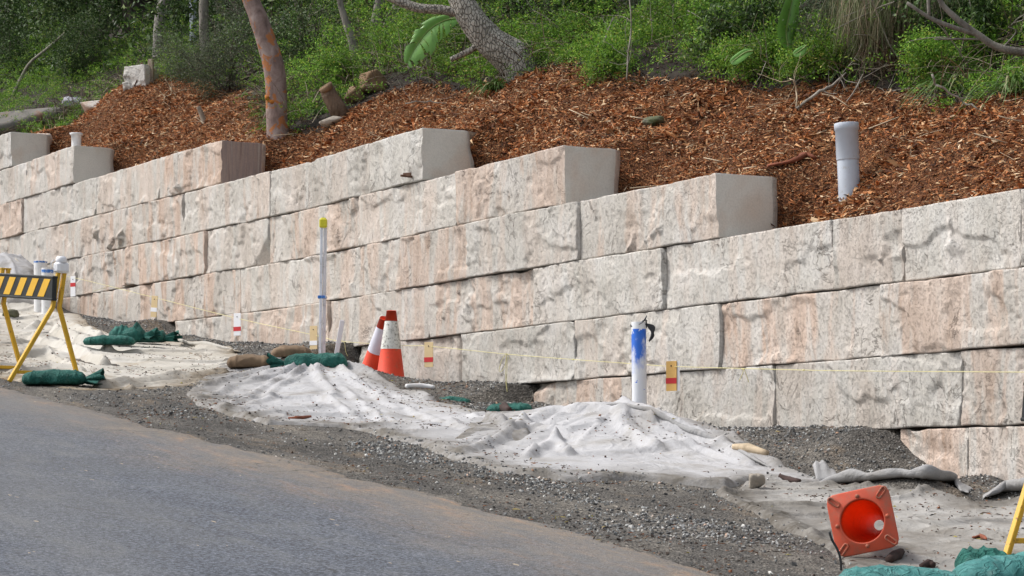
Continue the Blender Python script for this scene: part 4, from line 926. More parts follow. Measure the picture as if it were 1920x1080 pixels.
# sandbags
def sandbag(c, L, Wd, Hh, yaw, mat, label, cat='sandbag', neck=1, sag=0.0, grp='sandbags weighting the cloth', seed=0, pitch=0.0, limp=1.0):
    c = np.array(c, float); t = thing('sandbag', c, label, cat, grp)
    nu, nv = 44, 36; U = np.linspace(-1, 1, nu)[:, None]; A = np.linspace(0, 2*np.pi, nv, endpoint=False)[None, :]
    wu = (1-np.abs(U)**5)**0.4*0.75 + 0.25; hu = (1-np.abs(U)**5)**0.55*0.93 + 0.07
    ca, sa = np.cos(A), np.sin(A); y = Wd/2*wu*np.sign(ca)*np.abs(ca)**0.8; z = Hh/2*hu*np.sign(sa)*np.abs(sa)**0.85
    x = U*L/2 + 0*A
    n_ = 0.10*fbm(x*7+seed, y*9, z*9, seed=seed, oc=3) + 0.06*np.maximum(0, 1-4*np.abs(fbm(x*5, y*12+seed, z*12, seed=seed+3, oc=2)))
    n_ = n_ + 0.10*np.maximum(0, 1-5*np.abs(fbm(x*14+seed, y*3, z*3, seed=seed+8, oc=2)))*(0.4+0.6*np.abs(U)); z = z*(1+n_*2.0*limp) + Hh*0.12*vn(x*4+seed, y*3, seed=seed+5)*hu; y = y*(1+n_)
    lo = -Hh*0.30; z = np.where(z < lo, lo + (z-lo)*0.15, z) - lo*1.0
    z = z + sag*(U**2)*0
    xx = x; V = np.stack([xx, y + 0*x, z], -1).reshape(-1, 3)
    Rz = rotz(yaw); Rp = np.array([[math.cos(pitch), 0, -math.sin(pitch)], [0, 1, 0], [math.sin(pitch), 0, math.cos(pitch)]])
    RR = Rz @ Rp; V = V @ RR.T + c
    g = Geo(); i = np.arange(nu-1)[:, None]*nv; j = np.arange(nv)[None, :]; j2 = (j+1) % nv
    g.add(V, np.stack([i+j, i+nv+j, i+nv+j2, i+j2], -1).reshape(-1, 4)); 
    for e, idx in ((0, 0), (nu-1, (nu-1)*nv)):
        b0 = g.n; g.V.append(V[idx:idx+nv].mean(0)[None]); g.n += 1
        g.addmore(np.stack([np.full(nv, b0), idx+(j[0] if e == 0 else j2[0]), idx+(j2[0] if e == 0 else j[0])], -1), 0, 0)
    g.build('sack', mat, t)
    if neck:
        g = Geo(); m_ = 8; V = []; s_ = neck
        for i in range(m_):
            f = i/(m_-1); r = 0.030 + 0.085*f**0.8*(Wd/0.28)
            for a in np.linspace(0, 2*np.pi, 36, endpoint=False):
                rr = r*(1 + 0.35*math.sin(a*7+seed)*f + 0.2*math.sin(a*11+1)*f)
                V.append([s_*(L/2-0.03 + 0.16*f + 0.02*math.sin(a*5)*f), rr*math.cos(a), max(0.0, -lo*0.9 + rr*math.sin(a)*0.55 - 0.0*f)])
        V = np.array(V) @ RR.T + c; i = np.arange(m_-1)[:, None]*36; j = np.arange(36)[None, :]; j2 = (j+1) % 36
        g.add(V, np.stack([i+j, i+36+j, i+36+j2, i+j2], -1).reshape(-1, 4)); g.build('tied_neck', mat, t)
    return t
yw = math.atan2(RT[1], RT[0])
def SB(px, py, q=None, dz=0.0):
    p = hs_(px, py) if q is None else P(px, py, at_y(px, py, -q)); return (p[0], p[1], p[2]+dz)
sandbag(SB(102, 724, dz=-0.0), 0.52, 0.30, 0.13, yw+0.02, M['bagg'], 'plump green sandbag lying across the foot of the striped barrier', seed=2)
sandbag(SB(205, 656), 0.52, 0.26, 0.10, yw+0.1, M['bagg'], 'green sandbag at the left end of the green heap on the cream cloth', seed=5, neck=0)
sandbag(SB(240, 650, dz=.05), 0.36, 0.30, 0.17, yw-0.2, M['bagg'], 'crumpled green sandbag in the middle of the green heap', seed=9, limp=3.0, neck=1)
sandbag(SB(276, 645, dz=0.02), 0.40, 0.28, 0.13, yw-0.15, M['bagg'], 'crumpled green sandbag at the right end of the green heap, beside the rolled cloth', seed=12, limp=2.2)
sandbag(SB(470, 689, None, -0.01), 0.42, 0.30, 0.12, yw+0.05, M['bagb'], 'brown hessian sack left of the green sandbag by the steel post', cat='sandbag', seed=15, neck=0)
sandbag(SB(546, 674, None, 0.01), 0.36, 0.26, 0.11, yw+0.25, M['bagb'], 'brown hessian sack half hidden behind the ruffled green sandbag', seed=17, neck=0)
sandbag(SB(592, 684, 1.38, -0.045), 0.56, 0.32, 0.17, yw+0.05, M['bagg'], 'long green sandbag with a ruffled neck at the foot of the steel post', seed=21, neck=-1)
sandbag(SB(835, 764, 0.75, -0.02), 0.46, 0.30, 0.12, yw-0.12, M['bagg'], 'green sandbag behind the draped heap, right of the cones', seed=25, neck=0)
sandbag(SB(955, 778, 0.6, -0.01), 0.38, 0.28, 0.13, yw, M['bagg'], 'green sandbag before the dark gravel gap, below the knotted string', seed=29, neck=0)
sandbag(SB(1685, 1098, dz=-0.03), 0.56, 0.34, 0.13, yw-0.05, M['bagt'], 'pale teal sandbag below the toppled cone', seed=33, neck=0)
sandbag(SB(1905, 1090, dz=-0.03), 0.60, 0.36, 0.17, yw+0.1, M['bagt'], 'big teal sandbag leaning on the yellow leg at the right corner', seed=37, neck=0, pitch=0.10)
sandbag(SB(1840, 1072, dz=0.0), 0.22, 0.22, 0.11, yw+0.3, M['bagg'], 'crumpled dark green empty sack beside the right yellow leg', seed=41, limp=3.5)

# pipes, posts, stakes
def pipe_thing(name, px, ptop, pbot, q, r, mat, label, cat, open_top=True, lean=(0, 0)):
    b = P(px, pbot, at_y(px, pbot, -q)); tp = P(px, ptop, at_y(px, ptop, -q)); h = tp[2]-b[2]; b[2] -= 0.35; h += 0.35
    t = thing(name, b, label, cat); ax = np.array([lean[0], lean[1], 1.0]); ax /= np.linalg.norm(ax)
    g = Geo(); g.lathe([(r*0.9, h-0.12), (r*0.9, h), (r, h), (r, h-0.003), (r, h*.5), (r, 0)] if open_top else [(0, h), (r, h), (r, 0)], b, ax, 32)
    g.build('pipe', mat, t); return t, b, h, ax
def m_bluetop(ztop_, c0=(0.74,0.75,0.76)):
    t_ = NT('sprayed_pvc', 0.35, 0.35); sep = t_.n.new('ShaderNodeSeparateXYZ'); t_.l.new(t_.pos, sep.inputs[0])
    z = t_.math('SUBTRACT', ztop_, sep.outputs[2]); w = t_.math('MULTIPLY', t_.math('SUBTRACT', t_.noise(13, 5, 0.65, t_.vec((1,1,0.45))), 0.5), 0.62)
    zz = t_.math('ADD', z, w)
    f1 = t_.ramp(zz, [(0.040, 0.0), (0.043, 1.0), (0.20, 0.95), (0.27, 0.35), (0.36, 0.05)])
    z2 = t_.math('SUBTRACT', z, 0.0); f0 = t_.ramp(z2, [(0.050, 0.0), (0.053, 1.0)])
    bl = t_.noise(16, 3, 0.6, t_.vec((1,1,1.6))); 
    f2 = t_.math('MULTIPLY', t_.ramp(bl, [(0.66, 0.0), (0.68, 1.0)]), t_.ramp(z, [(0.36, 0.0), (0.40, 1.0), (0.55, 1.0), (0.6, 0.0)]))
    c = t_.mix(t_.math('MAXIMUM', t_.math('MULTIPLY', f1, f0), f2), c0, (0.01,0.13,0.60)); t_.color(c); return t_.m
t, b, h, ax = pipe_thing('standpipe', 1200, 604, 780, 0.6, 0.055, None or M['pvc'], 'white pipe with sprayed blue top and black tape, standing in the cloth', 'pipe', lean=(-0.01, -0.005))
t.children[0].data.materials[0] = m_bluetop(b[2]+h)
g = Geo()          # torn tape wrapped at the top and hanging on the right
top = b + ax*h
for k in range(7):
    a0_ = -0.5+0.5*k; pts = [top + np.array([math.cos(a)*0.058, math.sin(a)*0.058, -0.004-0.015*k*0.4+0.02*math.sin(a*2+k)]) for a in np.linspace(a0_, a0_+2.2, 9)]
    g.tube(pts, 0.006, 5, flat=0.4)
for k in range(5):
    s0 = top + RT*0.055 + FW*(-0.02) + np.array([0, 0, -0.01]); pts = spline([s0, s0+RT*(0.02+0.01*k)+UP*(-0.03), s0+RT*(0.055-0.008*k)+UP*(-0.09-0.01*k), s0+RT*(0.02+.006*k)+UP*(-0.14+0.01*k)], 5)
    g.tube(pts, lerpr([0.006, 0.016, 0.014, 0.004], len(pts)), 6, flat=0.5, rough=0.4, seed=k)
pts = spline([top+RT*0.02, top+RT*0.045+UP*0.02, top+RT*0.06+UP*0.05], 4); g.tube(pts, lerpr([0.012, 0.02, 0.008], len(pts)), 6, flat=0.4, rough=0.5, seed=4)
g.build('tape', M['dark'], t)
t, b, h, ax = pipe_thing('standpipe', 76, 490, 605, 0.7, 0.083, M['pvc'], 'thick white pipe with a blue rim behind the barrier, the left of two', 'pipe')
g = Geo(); g.lathe([(0.084, h-0.022), (0.0845, h-0.012), (0.084, h+0.001)], b, ax, 30); g.build('blue_rim', M['bluepaint'], t)
t, b, h, ax = pipe_thing('standpipe', 89, 503, 615, 0.95, 0.072, M['pvc'], 'white pipe with a blue collar behind the barrier, the right of two', 'pipe')
g = Geo(); g.lathe([(0.0730, h-0.06), (0.0735, h-0.05), (0.0730, h-0.02)], b, ax, 30); g.build('blue_collar', M['bluepaint'], t); g = Geo(); g.lathe([(0.0735, h-0.34), (0.0735, h-0.37)], b, ax, 30); g.build('blue_mark', M['bluepaint'], t)
# grey pipe in the mulch
bp = hb(1592, 362); bp = P(1595, 356, bp); tp = P(1590, 231, bp); h = tp[2]-bp[2]+0.3; bb = bp - np.array([0, 0, 0.3]); axp = (P(1590, 231, bp) - P(1595, 356, bp)); axp /= np.linalg.norm(axp); sc_ = float(np.dot(bp-CAM, FW))/FPX; r = 20.5*sc_
t = thing('vent_pipe', bb, 'upright pale grey pipe with a socket collar standing in the bark mulch', 'pipe'); g = Geo()
g.lathe([(r*.88, h-.2), (r*.9, h-.04), (r*.96, h-.04), (r, h-.05), (r*0.985, 0)], bb, axp, 36); g.build('pipe', M['pvcg'], t)
g = Geo(); hc_ = 68*sc_; g.lathe([(r*0.99, h-hc_-.006), (r*1.05, h-hc_-.004), (r*1.06, h-hc_), (r*1.06, h-14*sc_), (r*1.13, h-13*sc_), (r*1.14, h-1*sc_), (r*1.10, h), (r*0.97, h), (r*0.95, h-.1)], bb, axp, 36); g.build('socket', M['pvcg'], t)
# small white cap behind block
pc_ = P(143, 268, at_y(143, 268, 0.3)); s2 = float(np.dot(pc_-CAM, FW))/FPX
t = thing('pipe_cap', pc_ - np.array([0,0,.1]), 'small white pipe cap poking up behind a sawn block end', 'pipe cap'); g = Geo()
g.lathe([(9*s2, 0), (9*s2, .1), (9.5*s2, 0.1+14*s2), (12*s2, 0.1+15*s2), (12.5*s2, 0.1+18*s2), (11*s2, 0.1+18.5*s2), (0, 0.1+17*s2)], pc_-np.array([0,0,.1]), (0,0,1), 28); g.build('cap', M['pvc'], t)
# steel post with yellow cap: perforated L section
q0 = 0.75; b = P(603, 664, at_y(603, 664, -q0)); tp = P(606, 415, at_y(606, 415, -q0)); s2 = float(np.dot(b-CAM, FW))/FPX
t = thing('survey_post', b - np.array([0,0,.1]), 'tall galvanised steel post with a yellow plastic cap', 'post'); ax = tp-b; h = np.linalg.norm(ax)+.1; ax /= np.linalg.norm(ax); b = b - ax*.1
R_ = np.stack([RT, FW, ax], 1)
g = Geo(); w1, w2 = 5.0*s2, 7.5*s2
g.box(b + ax*h/2 - RT*(w1/2+0.001), (w1, 0.005, h), R_, bev=0.0015); g.box(b + ax*h/2 + RT*w2/2 + FW*0.02, (w2, 0.005, h), np.stack([RT*.75+FW*.66, FW*.75-RT*.66, ax], 1), bev=0.0015)
g.box(b + ax*h/2 - RT*w1 + FW*0.02, (0.004, 0.04, h), R_, bev=0.001); g.build('post', M['galv'], t)
g = Geo(); g.box(b + ax*(h-0.018) + FW*0.008, (0.072, 0.055, 0.085), R_, bev=0.010); g.box(b + ax*(h+.02) + FW*0.008, (0.06, 0.045, 0.03), R_, bev=0.012); g.build('cap', M['capy'], t)
g = Geo(); g.box(P(604, 557, b) + FW*0.002, (0.082, 0.05, 0.028), R_, bev=0.004); g.build('blue_tape', M['bluepaint'], t)
# white stake leaning
b = P(631, 664, at_y(631, 664, -0.55)); tp = P(640, 612, b); ax = tp-b; h = np.linalg.norm(ax)
t = thing('marker_stake', b, 'short white painted stake leaning beside the steel post', 'stake'); g = Geo(); ax /= h; rr = np.cross(FW, ax); g.box((b+tp)/2, (0.044, 0.02, h+.12), np.stack([rr, np.cross(ax, rr), ax], 1), bev=0.003); g.build('stake', M['white'], t)

# survey string and the cards that hang on it
SQ = 0.42
sp_ = [(-40,509),(66,514),(130,519),(290,558),(445,597),(588,628),(640,640),(760,648),(804,649),(950,664),(1075,674),(1200,683),(1260,687),(1395,691),(1560,695),(1800,697),(1960,698)]
SP = np.array([at_y(a, b_, -SQ) for a, b_ in sp_]); g = Geo(); SPs = spline(SP, 4); g.tube(SPs, 0.0028, 6); so = g.build('survey_string', M['twine'], loc=SP[0], label='thin yellow survey string stretched along the foot of the stone wall', cat='string')
g = Geo()
for (px, py, pts) in ((950, 663, [(0,0),(-8,10),(-14,28),(-12,34),(-4,26),(0,4)]), (950, 663, [(0,0),(1,20),(0,50),(1,72)]), (950, 663, [(0,2),(-1,18),(-2,45),(0,70)]), (950,663,[(-1,0),(3,5),(4,12)]), (1395, 691, [(0,0),(-4,12),(-10,25)]), (1395, 691, [(0,0),(4,12),(9,26)]), (205, 536, [(0,0),(-12,5),(-30,10)]), (640,638,[(0,0),(6,5),(8,20),(12,30)])):
    c = at_y(px, py, -SQ); sc2 = float(np.dot(c-CAM, FW))/FPX; g = Geo(); g.tube(spline([c + RT*a*sc2 - UP*b_*sc2 - FW*0.003 for a, b_ in pts], 5), 0.0026, 5); g.build('loose_tail', M['twine'], so)
kn = [(950,664), (1075,674), (1393,692), (1507,694)]
for a, b_ in kn: c = at_y(a, b_, -SQ); g = Geo(); g.box(c, (0.014,0.014,0.012), bev=0.003); g.build('knot', M['twine'], so)
def card(px, py, w, hgt, base, band, fr, label, back=False, tilt=0.0):
    c = at_y(px, py, -SQ-0.012); sc2 = float(np.dot(c-CAM, FW))/FPX; t = thing('survey_card', c, label, 'marker card', 'marker cards hanging on the survey string')
    rt_ = rotz(math.radians(-38)) @ RT; FW_ = rotz(math.radians(-38)) @ FW; r_ = rt_*math.cos(tilt) - UP*math.sin(tilt); u_ = UP*math.cos(tilt) + rt_*math.sin(tilt); R_ = np.stack([r_, FW_, u_], 1); w *= sc2*1.25; hh = hgt*sc2
    top = c + u_*hh*0.16; ctr = top - u_*hh/2
    g = Geo(); g.box(ctr, (w, 0.006, hh), R_, bev=0.0015); g.build('card', base, t)
    g = Geo(); g.box(top - u_*hh*fr - FW_*0.0035, (w*1.01, 0.003, hh*0.19), R_); g.build('band', band, t)
    g = Geo(); g.lathe([(0.0, -0.006), (0.005, -0.005), (0.006, 0)], c - FW_*0.003, FW_, 8); g.build('nail', M['dark'], t)
    if back: g = Geo(); g.box(ctr + r_*w*0.2 + FW_*0.008, (w*1.05, 0.004, hh*0.98), R_); g.build('backing', M['white'], t)
card(137, 524, 11, 38, M['white'], M['red'], 0.42, 'white card with a red band, nearest the barrier lamp')
card(290, 561, 13, 40, M['tan'], M['white'], 0.65, 'tilted tan card with a white band, left of the white and red card', tilt=0.09)
card(445, 594, 15, 42, M['white'], M['red'], 0.70, 'white card with a red band, hanging before the small low block')
card(588, 618, 15, 44, M['tan'], M['white'], 0.73, 'tan card with a white band, hanging beside the steel post')
card(804, 649, 17, 47, M['tan'], M['red'], 0.70, 'tan card with a red band, hanging right of the standing cones')
card(1259, 686, 19, 56, M['orangetan'], M['red'], 0.66, 'amber card with a red band on white backing, right of the blue topped pipe', back=True)
# rusty steel stub in the joint
c = at_y(768, 331, -0.02); t = None; g = Geo(); g.box(c, (0.02, 0.22, 0.02), rotz(0.3), bev=0.003); g.box(c - RT*0.02 + UP*0.012 - FW*.05, (0.09, 0.02, 0.035), rotz(0.5), bev=0.003)
g.build('steel_stub', M['rust'], label='short rusty steel stub sticking out of a wall joint', cat='steel stub')
# black rod
g = Geo(); c = hs_(1572, 1072); g.tube(spline([P(a, b_, c) for a, b_ in ((1555,997),(1560,1012),(1570,1030),(1576,1050),(1577,1078))], 6), 0.006, 7); g.build('plastic_rod', M['dark'], label='thin curved black rod beside the toppled cone', cat='rod')

# rocks, timber pieces
def rock(c, size, mat, label, name='rock', yaw=0.0, seed=0, boxy=3.0, cat='rock', group=None, amp=0.25):
    n_ = 26; th = np.linspace(0, np.pi, n_); ph = np.linspace(0, 2*np.pi, 2*n_, endpoint=False); T_, P_ = np.meshgrid(th, ph, indexing='ij')
    d = np.stack([np.sin(T_)*np.cos(P_), np.sin(T_)*np.sin(P_), np.cos(T_)], -1); k = (np.abs(d)**boxy).sum(-1)**(-1/boxy)
    r = k*(1 + amp*fbm(d[..., 0]*1.6+seed, d[..., 1]*1.6, d[..., 2]*1.6, seed=seed, oc=4))
    rng = np.random.default_rng(seed)
    for _ in range(5):
        nn = rng.normal(size=3); nn /= np.linalg.norm(nn); dd = (d*nn).sum(-1)*r; r = np.where(dd > 0.78, r*0.78/np.maximum(dd, 1e-3), r)
    V = (d*r[..., None])*np.array(size)/2; V = V.reshape(-1, 3) @ rotz(yaw).T + np.asarray(c)
    i = np.arange(n_-1)[:, None]*2*n_; j = np.arange(2*n_)[None, :]; j2 = (j+1) % (2*n_)
    g = Geo(); g.add(V, np.stack([i+j, i+2*n_+j, i+2*n_+j2, i+j2], -1).reshape(-1, 4)); return g.build(name, mat, label=label, cat=cat, group=group)
def rk(px, py, wpx, hpx, mat, label, bank=True, depth=None, **k):
    p = hb(px, py+hpx/2) if bank else hs_(px, py+hpx/2); p = P(px, py, p); s_ = float(np.dot(p-CAM, FW))/FPX
    return rock(p + FW*(depth or wpx)*s_*0.3, ((depth or wpx)*s_, wpx*s_, hpx*s_), mat, label, yaw=math.atan2(FW[1], FW[0]), **k)
rk(1421, 902, 30, 27, M['rock'], 'small angular stone lying on the cloth before the gravel heap', False, seed=3, boxy=5)
rk(62, 688/1.0-0, 28, 20, M['rockm'], 'x', False, seed=4) if False else None
rk(18, 588, 30, 18, M['rockm'], 'dark rounded stone on the heaped cloth at the left edge', False, seed=6)
rk(60, 228, 170, 52, M['rockl'], 'long flat weathered ledge of dark rock at the far left above the wall', seed=8, boxy=6, amp=0.12, depth=90)
rk(74, 268, 44, 34, M['stone'], 'pinkish broken sandstone lump behind the first blocks at the left', seed=10, boxy=4)
rk(325, 118, 46, 54, M['rockm'], 'rounded mossy boulder beside the pale tree trunk', seed=12)
rk(173, 197, 54, 20, M['stone'], 'pale flat sandstone lump under the grey cloth sack', seed=14, boxy=5)
rk(662, 178, 34, 36, M['rocko'], 'ochre rock between the stump and the ferns', seed=16)
rk(698, 150, 52, 50, M['rocko'], 'tilted brown slab of rock above the mulch, left of the banana leaf', seed=18, boxy=5)
rk(622, 228, 46, 22, M['rock'], 'grey rock at the foot of the hollow stump', seed=20)
rk(1226, 228, 40, 26, M['rockm'], 'dark flat stone half buried in the mulch', seed=22)
o = None
# quarried block up on the bank
p = hb(225, 172); p = P(222, 170, p); s_ = float(np.dot(p-CAM, FW))/FPX; w = 72*s_; x0 = p[0]
bb_ = block(0.0, 0.42, 0.0, 48*s_, 'stone_block', 'lone pale sandstone block up on the bank behind the rusty stakes', (0.15, 0.6, 0.8), 777, group=None, depth=0.32)
bb_.location = (P(262,170,p)[0]+0.1, P(262,170,p)[1], p[2]-0.03); bb_.rotation_euler = (0, 0, 0.45)
# timber stakes and rusty pins
pb = hb(280, 158)
g = Geo(); g.box(P(283, 133, pb), (0.10, 0.04, 0.34), rotz(0.5) @ np.array([[1,0,0],[0,1,0],[0,0,1]]), bev=0.004); o = g.build('timber_stake', M['wood'], label='short grey timber stake upright beside the rusty pins', cat='stake'); 
g = Geo()
for (a, b_, c_, d_) in ((266,120,262,140),(262,140,252,162),(272,128,270,160),(268,140,258,164),(276,142,284,158),(264,118,270,124)):
    g.tube([P(a, b_, pb), P((a+c_)/2, (b_+d_)/2, pb), P(c_, d_, pb)], 0.012, 6)
g.build('star_pickets', M['rust'], label='bundle of rusty steel pins leaning against the lone sandstone block', cat='steel pins')
# cloth sack at the left
p = hb(140, 204); t = sandbag((p[0], p[1], p[2]+0.02), 0.42, 0.34, 0.20, yw, m_fabric('sack_cloth', (0.33,0.33,0.37), (0.42,0.42,0.45), (0.12,0.12,0.12)), 'grey crumpled cloth sack lying on the rock ledge at the left', cat='cloth sack', neck=0, seed=51, limp=1.5, grp=None)
# timber and bark pieces on the ground
def stick(pts, r, mat, label, n=7, name='branch_piece', bank=False, cat='stick', rough=0.2, flat=1.0, seed=1):
    f = hb if bank else hs_; q = [f(a, b_) for a, b_ in pts]; q = [x_ + np.array([0,0,(r[0] if hasattr(r, '__len__') else r)*0.7]) for x_ in q]; q = spline(q, 5)
    g = Geo(); g.tube(q, lerpr(r, len(q)) if hasattr(r, '__len__') else r, n, rough=rough, flat=flat, seed=seed); return g.build(name, mat, label=label, cat=cat)
M['bark_r'] = m_plain('red_bark', (0.20,0.06,0.03), 0.9, 0.3, b=0.8); M['bark_d'] = m_plain('dark_bark', (0.04,0.022,0.018), 0.95, 0.3, b=0.9); M['palewood'] = m_plain('pale_timber', (0.48,0.38,0.26), 0.85, 0.2, dirt=(0.2,0.14,0.09), b=0.6)
stick([(1375,845),(1400,850),(1438,856)], [0.02,0.035,0.02], M['palewood'], 'pale split timber piece at the edge of the gravel heap', seed=3)
stick([(541,786),(560,786),(582,783)], [0.008,0.016,0.01], M['bark_r'], 'red bark strip on the draped heap before the sandbag')
stick([(1462,895),(1480,902),(1500,906)], [0.012,0.022,0.01], M['bark_d'], 'dark split bark piece beside the standing cloth flap', seed=5)
stick([(1668,1056),(1680,1050),(1690,1044)], [0.02,0.035,0.018], M['bark_d'], 'dark rough bark lump below the toppled cone', seed=7, rough=0.5)
stick([(1728,1066),(1740,1066),(1750,1066)], [0.015,0.026,0.014], M['bark_d'], 'dark bark lump nearest the teal sandbags', seed=9, rough=0.5)
stick([(1826,1012),(1838,1010),(1850,1014)], [0.012,0.02,0.006], M['bark_r'], 'brown curled leaf of bark left of the right yellow leg', seed=11, rough=0.6, flat=0.5)
stick([(762,728),(790,728),(815,730)], [0.02,0.026,0.018], M['pvc'], 'white plastic pipe offcut on the ground right of the cones', seed=13, rough=0.0)
stick([(928,770),(942,768),(956,772)], [0.02,0.045,0.02], M['bark_d'], 'brown clod of earth on the cloth before the green sandbag', seed=15, rough=0.6)
stick([(1440,316),(1490,312),(1510,300),(1530,303)], [0.02,0.045,0.05,0.02], M['bark_r'], 'orange red slab of bark on the mulch left of the grey pipe', bank=True, seed=17, rough=0.5, flat=0.5)
stick([(1350,482),(1370,465),(1392,448)], [0.006]*3, M['wood'], 'thin twig', seed=3) if False else None
stick([(1210,488),(1222,486),(1235,480)], 0.0, M['wood'], 'x') if False else None

# ------------------------------------------------------------------ vegetation on the bank
LF = lambda *a: [(p, tuple(c)) for p, c in a]
M['fern'] = m_island('fern_leaf', LF((0,(0.046,0.111,0.013)),(0.35,(0.104,0.227,0.026)),(0.7,(0.182,0.351,0.039)),(0.92,(0.299,0.468,0.058)),(1,(0.468,0.429,0.104))), 0.6, 0.5, 0.3, nsc=1.6)
M['darkleaf'] = m_island('shrub_leaf', LF((0,(0.018,0.037,0.010)),(0.5,(0.045,0.090,0.022)),(0.85,(0.094,0.156,0.044)),(1,(0.175,0.225,0.075))), 0.55, 0.3, 0.2)
M['greyleaf'] = m_island('grey_green_leaf', LF((0,(0.041,0.057,0.030)),(0.5,(0.081,0.108,0.057)),(0.85,(0.135,0.169,0.095)),(1,(0.216,0.243,0.149))), 0.6, 0.25, 0.2)
M['grass'] = m_island('grass_blade', LF((0,(0.048,0.104,0.019)),(0.5,(0.104,0.192,0.040)),(0.8,(0.160,0.240,0.080)),(1,(0.384,0.336,0.192))), 0.55, 0.25, 0.2)
M['deadgrass'] = m_island('dry_stem', LF((0,(0.07,0.05,0.035)),(0.5,(0.15,0.12,0.085)),(1,(0.30,0.25,0.18))), 0.9, 0.2)
M['needle'] = m_island('casuarina_needle', LF((0,(0.078,0.099,0.044)),(0.5,(0.167,0.189,0.088)),(0.8,(0.221,0.199,0.122)),(1,(0.376,0.265,0.189))), 0.7, 0.3, 0.15)
M['needler'] = m_island('dry_casuarina_needle', LF((0,(0.07,0.04,0.032)),(0.6,(0.14,0.085,0.065)),(1,(0.22,0.15,0.11))), 0.8, 0.3, 0.1)
M['banana'] = m_plain('banana_leaf', (0.130,0.300,0.050), 0.4, 0.2, dirt=(0.160,0.200,0.030), dscale=5, dm=(0.6,0.8), spec=0.45)
M['gumbark'] = m_bark('smooth_gum_bark', LF((0.30,(0.12,0.085,0.075)),(0.48,(0.235,0.17,0.15)),(0.7,(0.35,0.285,0.26))), 7, (1,1,0.6), 0.8, ((0.36,0.14,0.05), 6, 0.565), 0.8)
M['palebark'] = m_bark('pale_gum_bark', LF((0.3,(0.17,0.155,0.14)),(0.6,(0.28,0.26,0.24))), 6, (1,1,0.3), 0.85, ((0.12,0.10,0.09), 9, 0.63), 0.4)
M['greybark'] = m_bark('rough_grey_bark', LF((0.3,(0.10,0.09,0.08)),(0.6,(0.24,0.22,0.19))), 12, (1,1,0.35), 0.95, None, 0.9)
M['crackbark'] = m_bark('cracked_grey_bark', LF((0.3,(0.26,0.235,0.20)),(0.6,(0.46,0.43,0.375))), 10, (1,1,0.5), 0.95, None, 1.0, vor=True)
M['darkbark'] = m_bark('dark_bark_trunk', LF((0.3,(0.025,0.021,0.018)),(0.6,(0.07,0.06,0.05))), 6, (1,1,0.3), 1.0, None, 1.0)
M['stumpbark'] = m_bark('stump_bark', LF((0.3,(0.07,0.045,0.03)),(0.6,(0.20,0.14,0.10))), 10, (1,1,0.4), 0.95, None, 1.0)
M['twigm'] = m_bark('twig_bark', LF((0.3,(0.17,0.15,0.125)),(0.65,(0.36,0.33,0.285))), 10)
M['twigd'] = m_bark('dark_twig_bark', LF((0.3,(0.05,0.04,0.033)),(0.65,(0.12,0.10,0.085))), 10)

def leaves(g, C, D, L, W, rng, mi=0):   # diamond leaves with a slight fold
    n = len(C); D = D/(np.linalg.norm(D, axis=1)[:, None]+1e-9); S = np.cross(D, rng.normal(size=(n, 3))); S /= np.linalg.norm(S, axis=1)[:, None]+1e-9
    L = np.broadcast_to(L, (n,))[:, None]; W = np.broadcast_to(W, (n,))[:, None]
    V = np.stack([C, C+D*L*.45+S*W*.5, C+D*L, C+D*L*.45-S*W*.5], 1).reshape(-1, 3)
    g.add(V, (np.arange(n)*4)[:, None] + [0,1,2,3], mi)
def fronds(g, base, D0, L, K, leafL, leafW, rng, droop=0.5, spread=0.10):
    n = len(base); f = np.linspace(0.08, 1, K)[None, :, None]
    D0 = D0/np.linalg.norm(D0, axis=1)[:, None]; L = L[:, None, None]
    p = base[:, None, :] + D0[:, None, :]*L*f + np.array([0, 0, -1.0])*droop*L*f**2.2
    p = p + rng.normal(size=(n, K, 3))*spread*L*(np.sin(f*3.0)*.6+.25)*0.6
    d = rng.normal(size=(n, K, 3))*0.8 + D0[:, None, :]*0.7
    leaves(g, p.reshape(-1, 3), d.reshape(-1, 3), leafL*rng.uniform(.6, 1.3, n*K), leafW*rng.uniform(.6, 1.3, n*K), rng)
def blades(g, base, D0, L, W, rng, droop=0.6, seg=5):
    n = len(base); D0 = D0/np.linalg.norm(D0, axis=1)[:, None]; S = np.cross(D0, [0, 0, 1.0]) + rng.normal(size=(n, 3))*.3; S /= np.linalg.norm(S, axis=1)[:, None]
    f = np.linspace(0, 1, seg)[None, :, None]; L = L[:, None, None]
    c = base[:, None, :] + D0[:, None, :]*L*f + np.array([0, 0, -1.0])*droop*L*f**2
    w = W*(1-f**1.6)*0.5 + 0.0006
    V = np.stack([c - S[:, None, :]*w, c + S[:, None, :]*w], 2).reshape(-1, 3)
    b = (np.arange(n)*seg*2)[:, None, None] + (np.arange(seg-1)*2)[None, :, None]
    g.add(V, (b + np.array([0, 1, 3, 2])).reshape(-1, 4))
def sx(px, y=2.5): return at_y(px, 100, y)[0]
def hemi(n, rng, up=0.8, out=-0.4):
    d = rng.normal(size=(n, 3)); d[:, 2] = np.abs(d[:, 2])*0.7 + up; d[:, 1] += out; return d
S1, S2, S3, S4, S5 = sx(230), sx(560), sx(760), sx(1400), sx(1760)

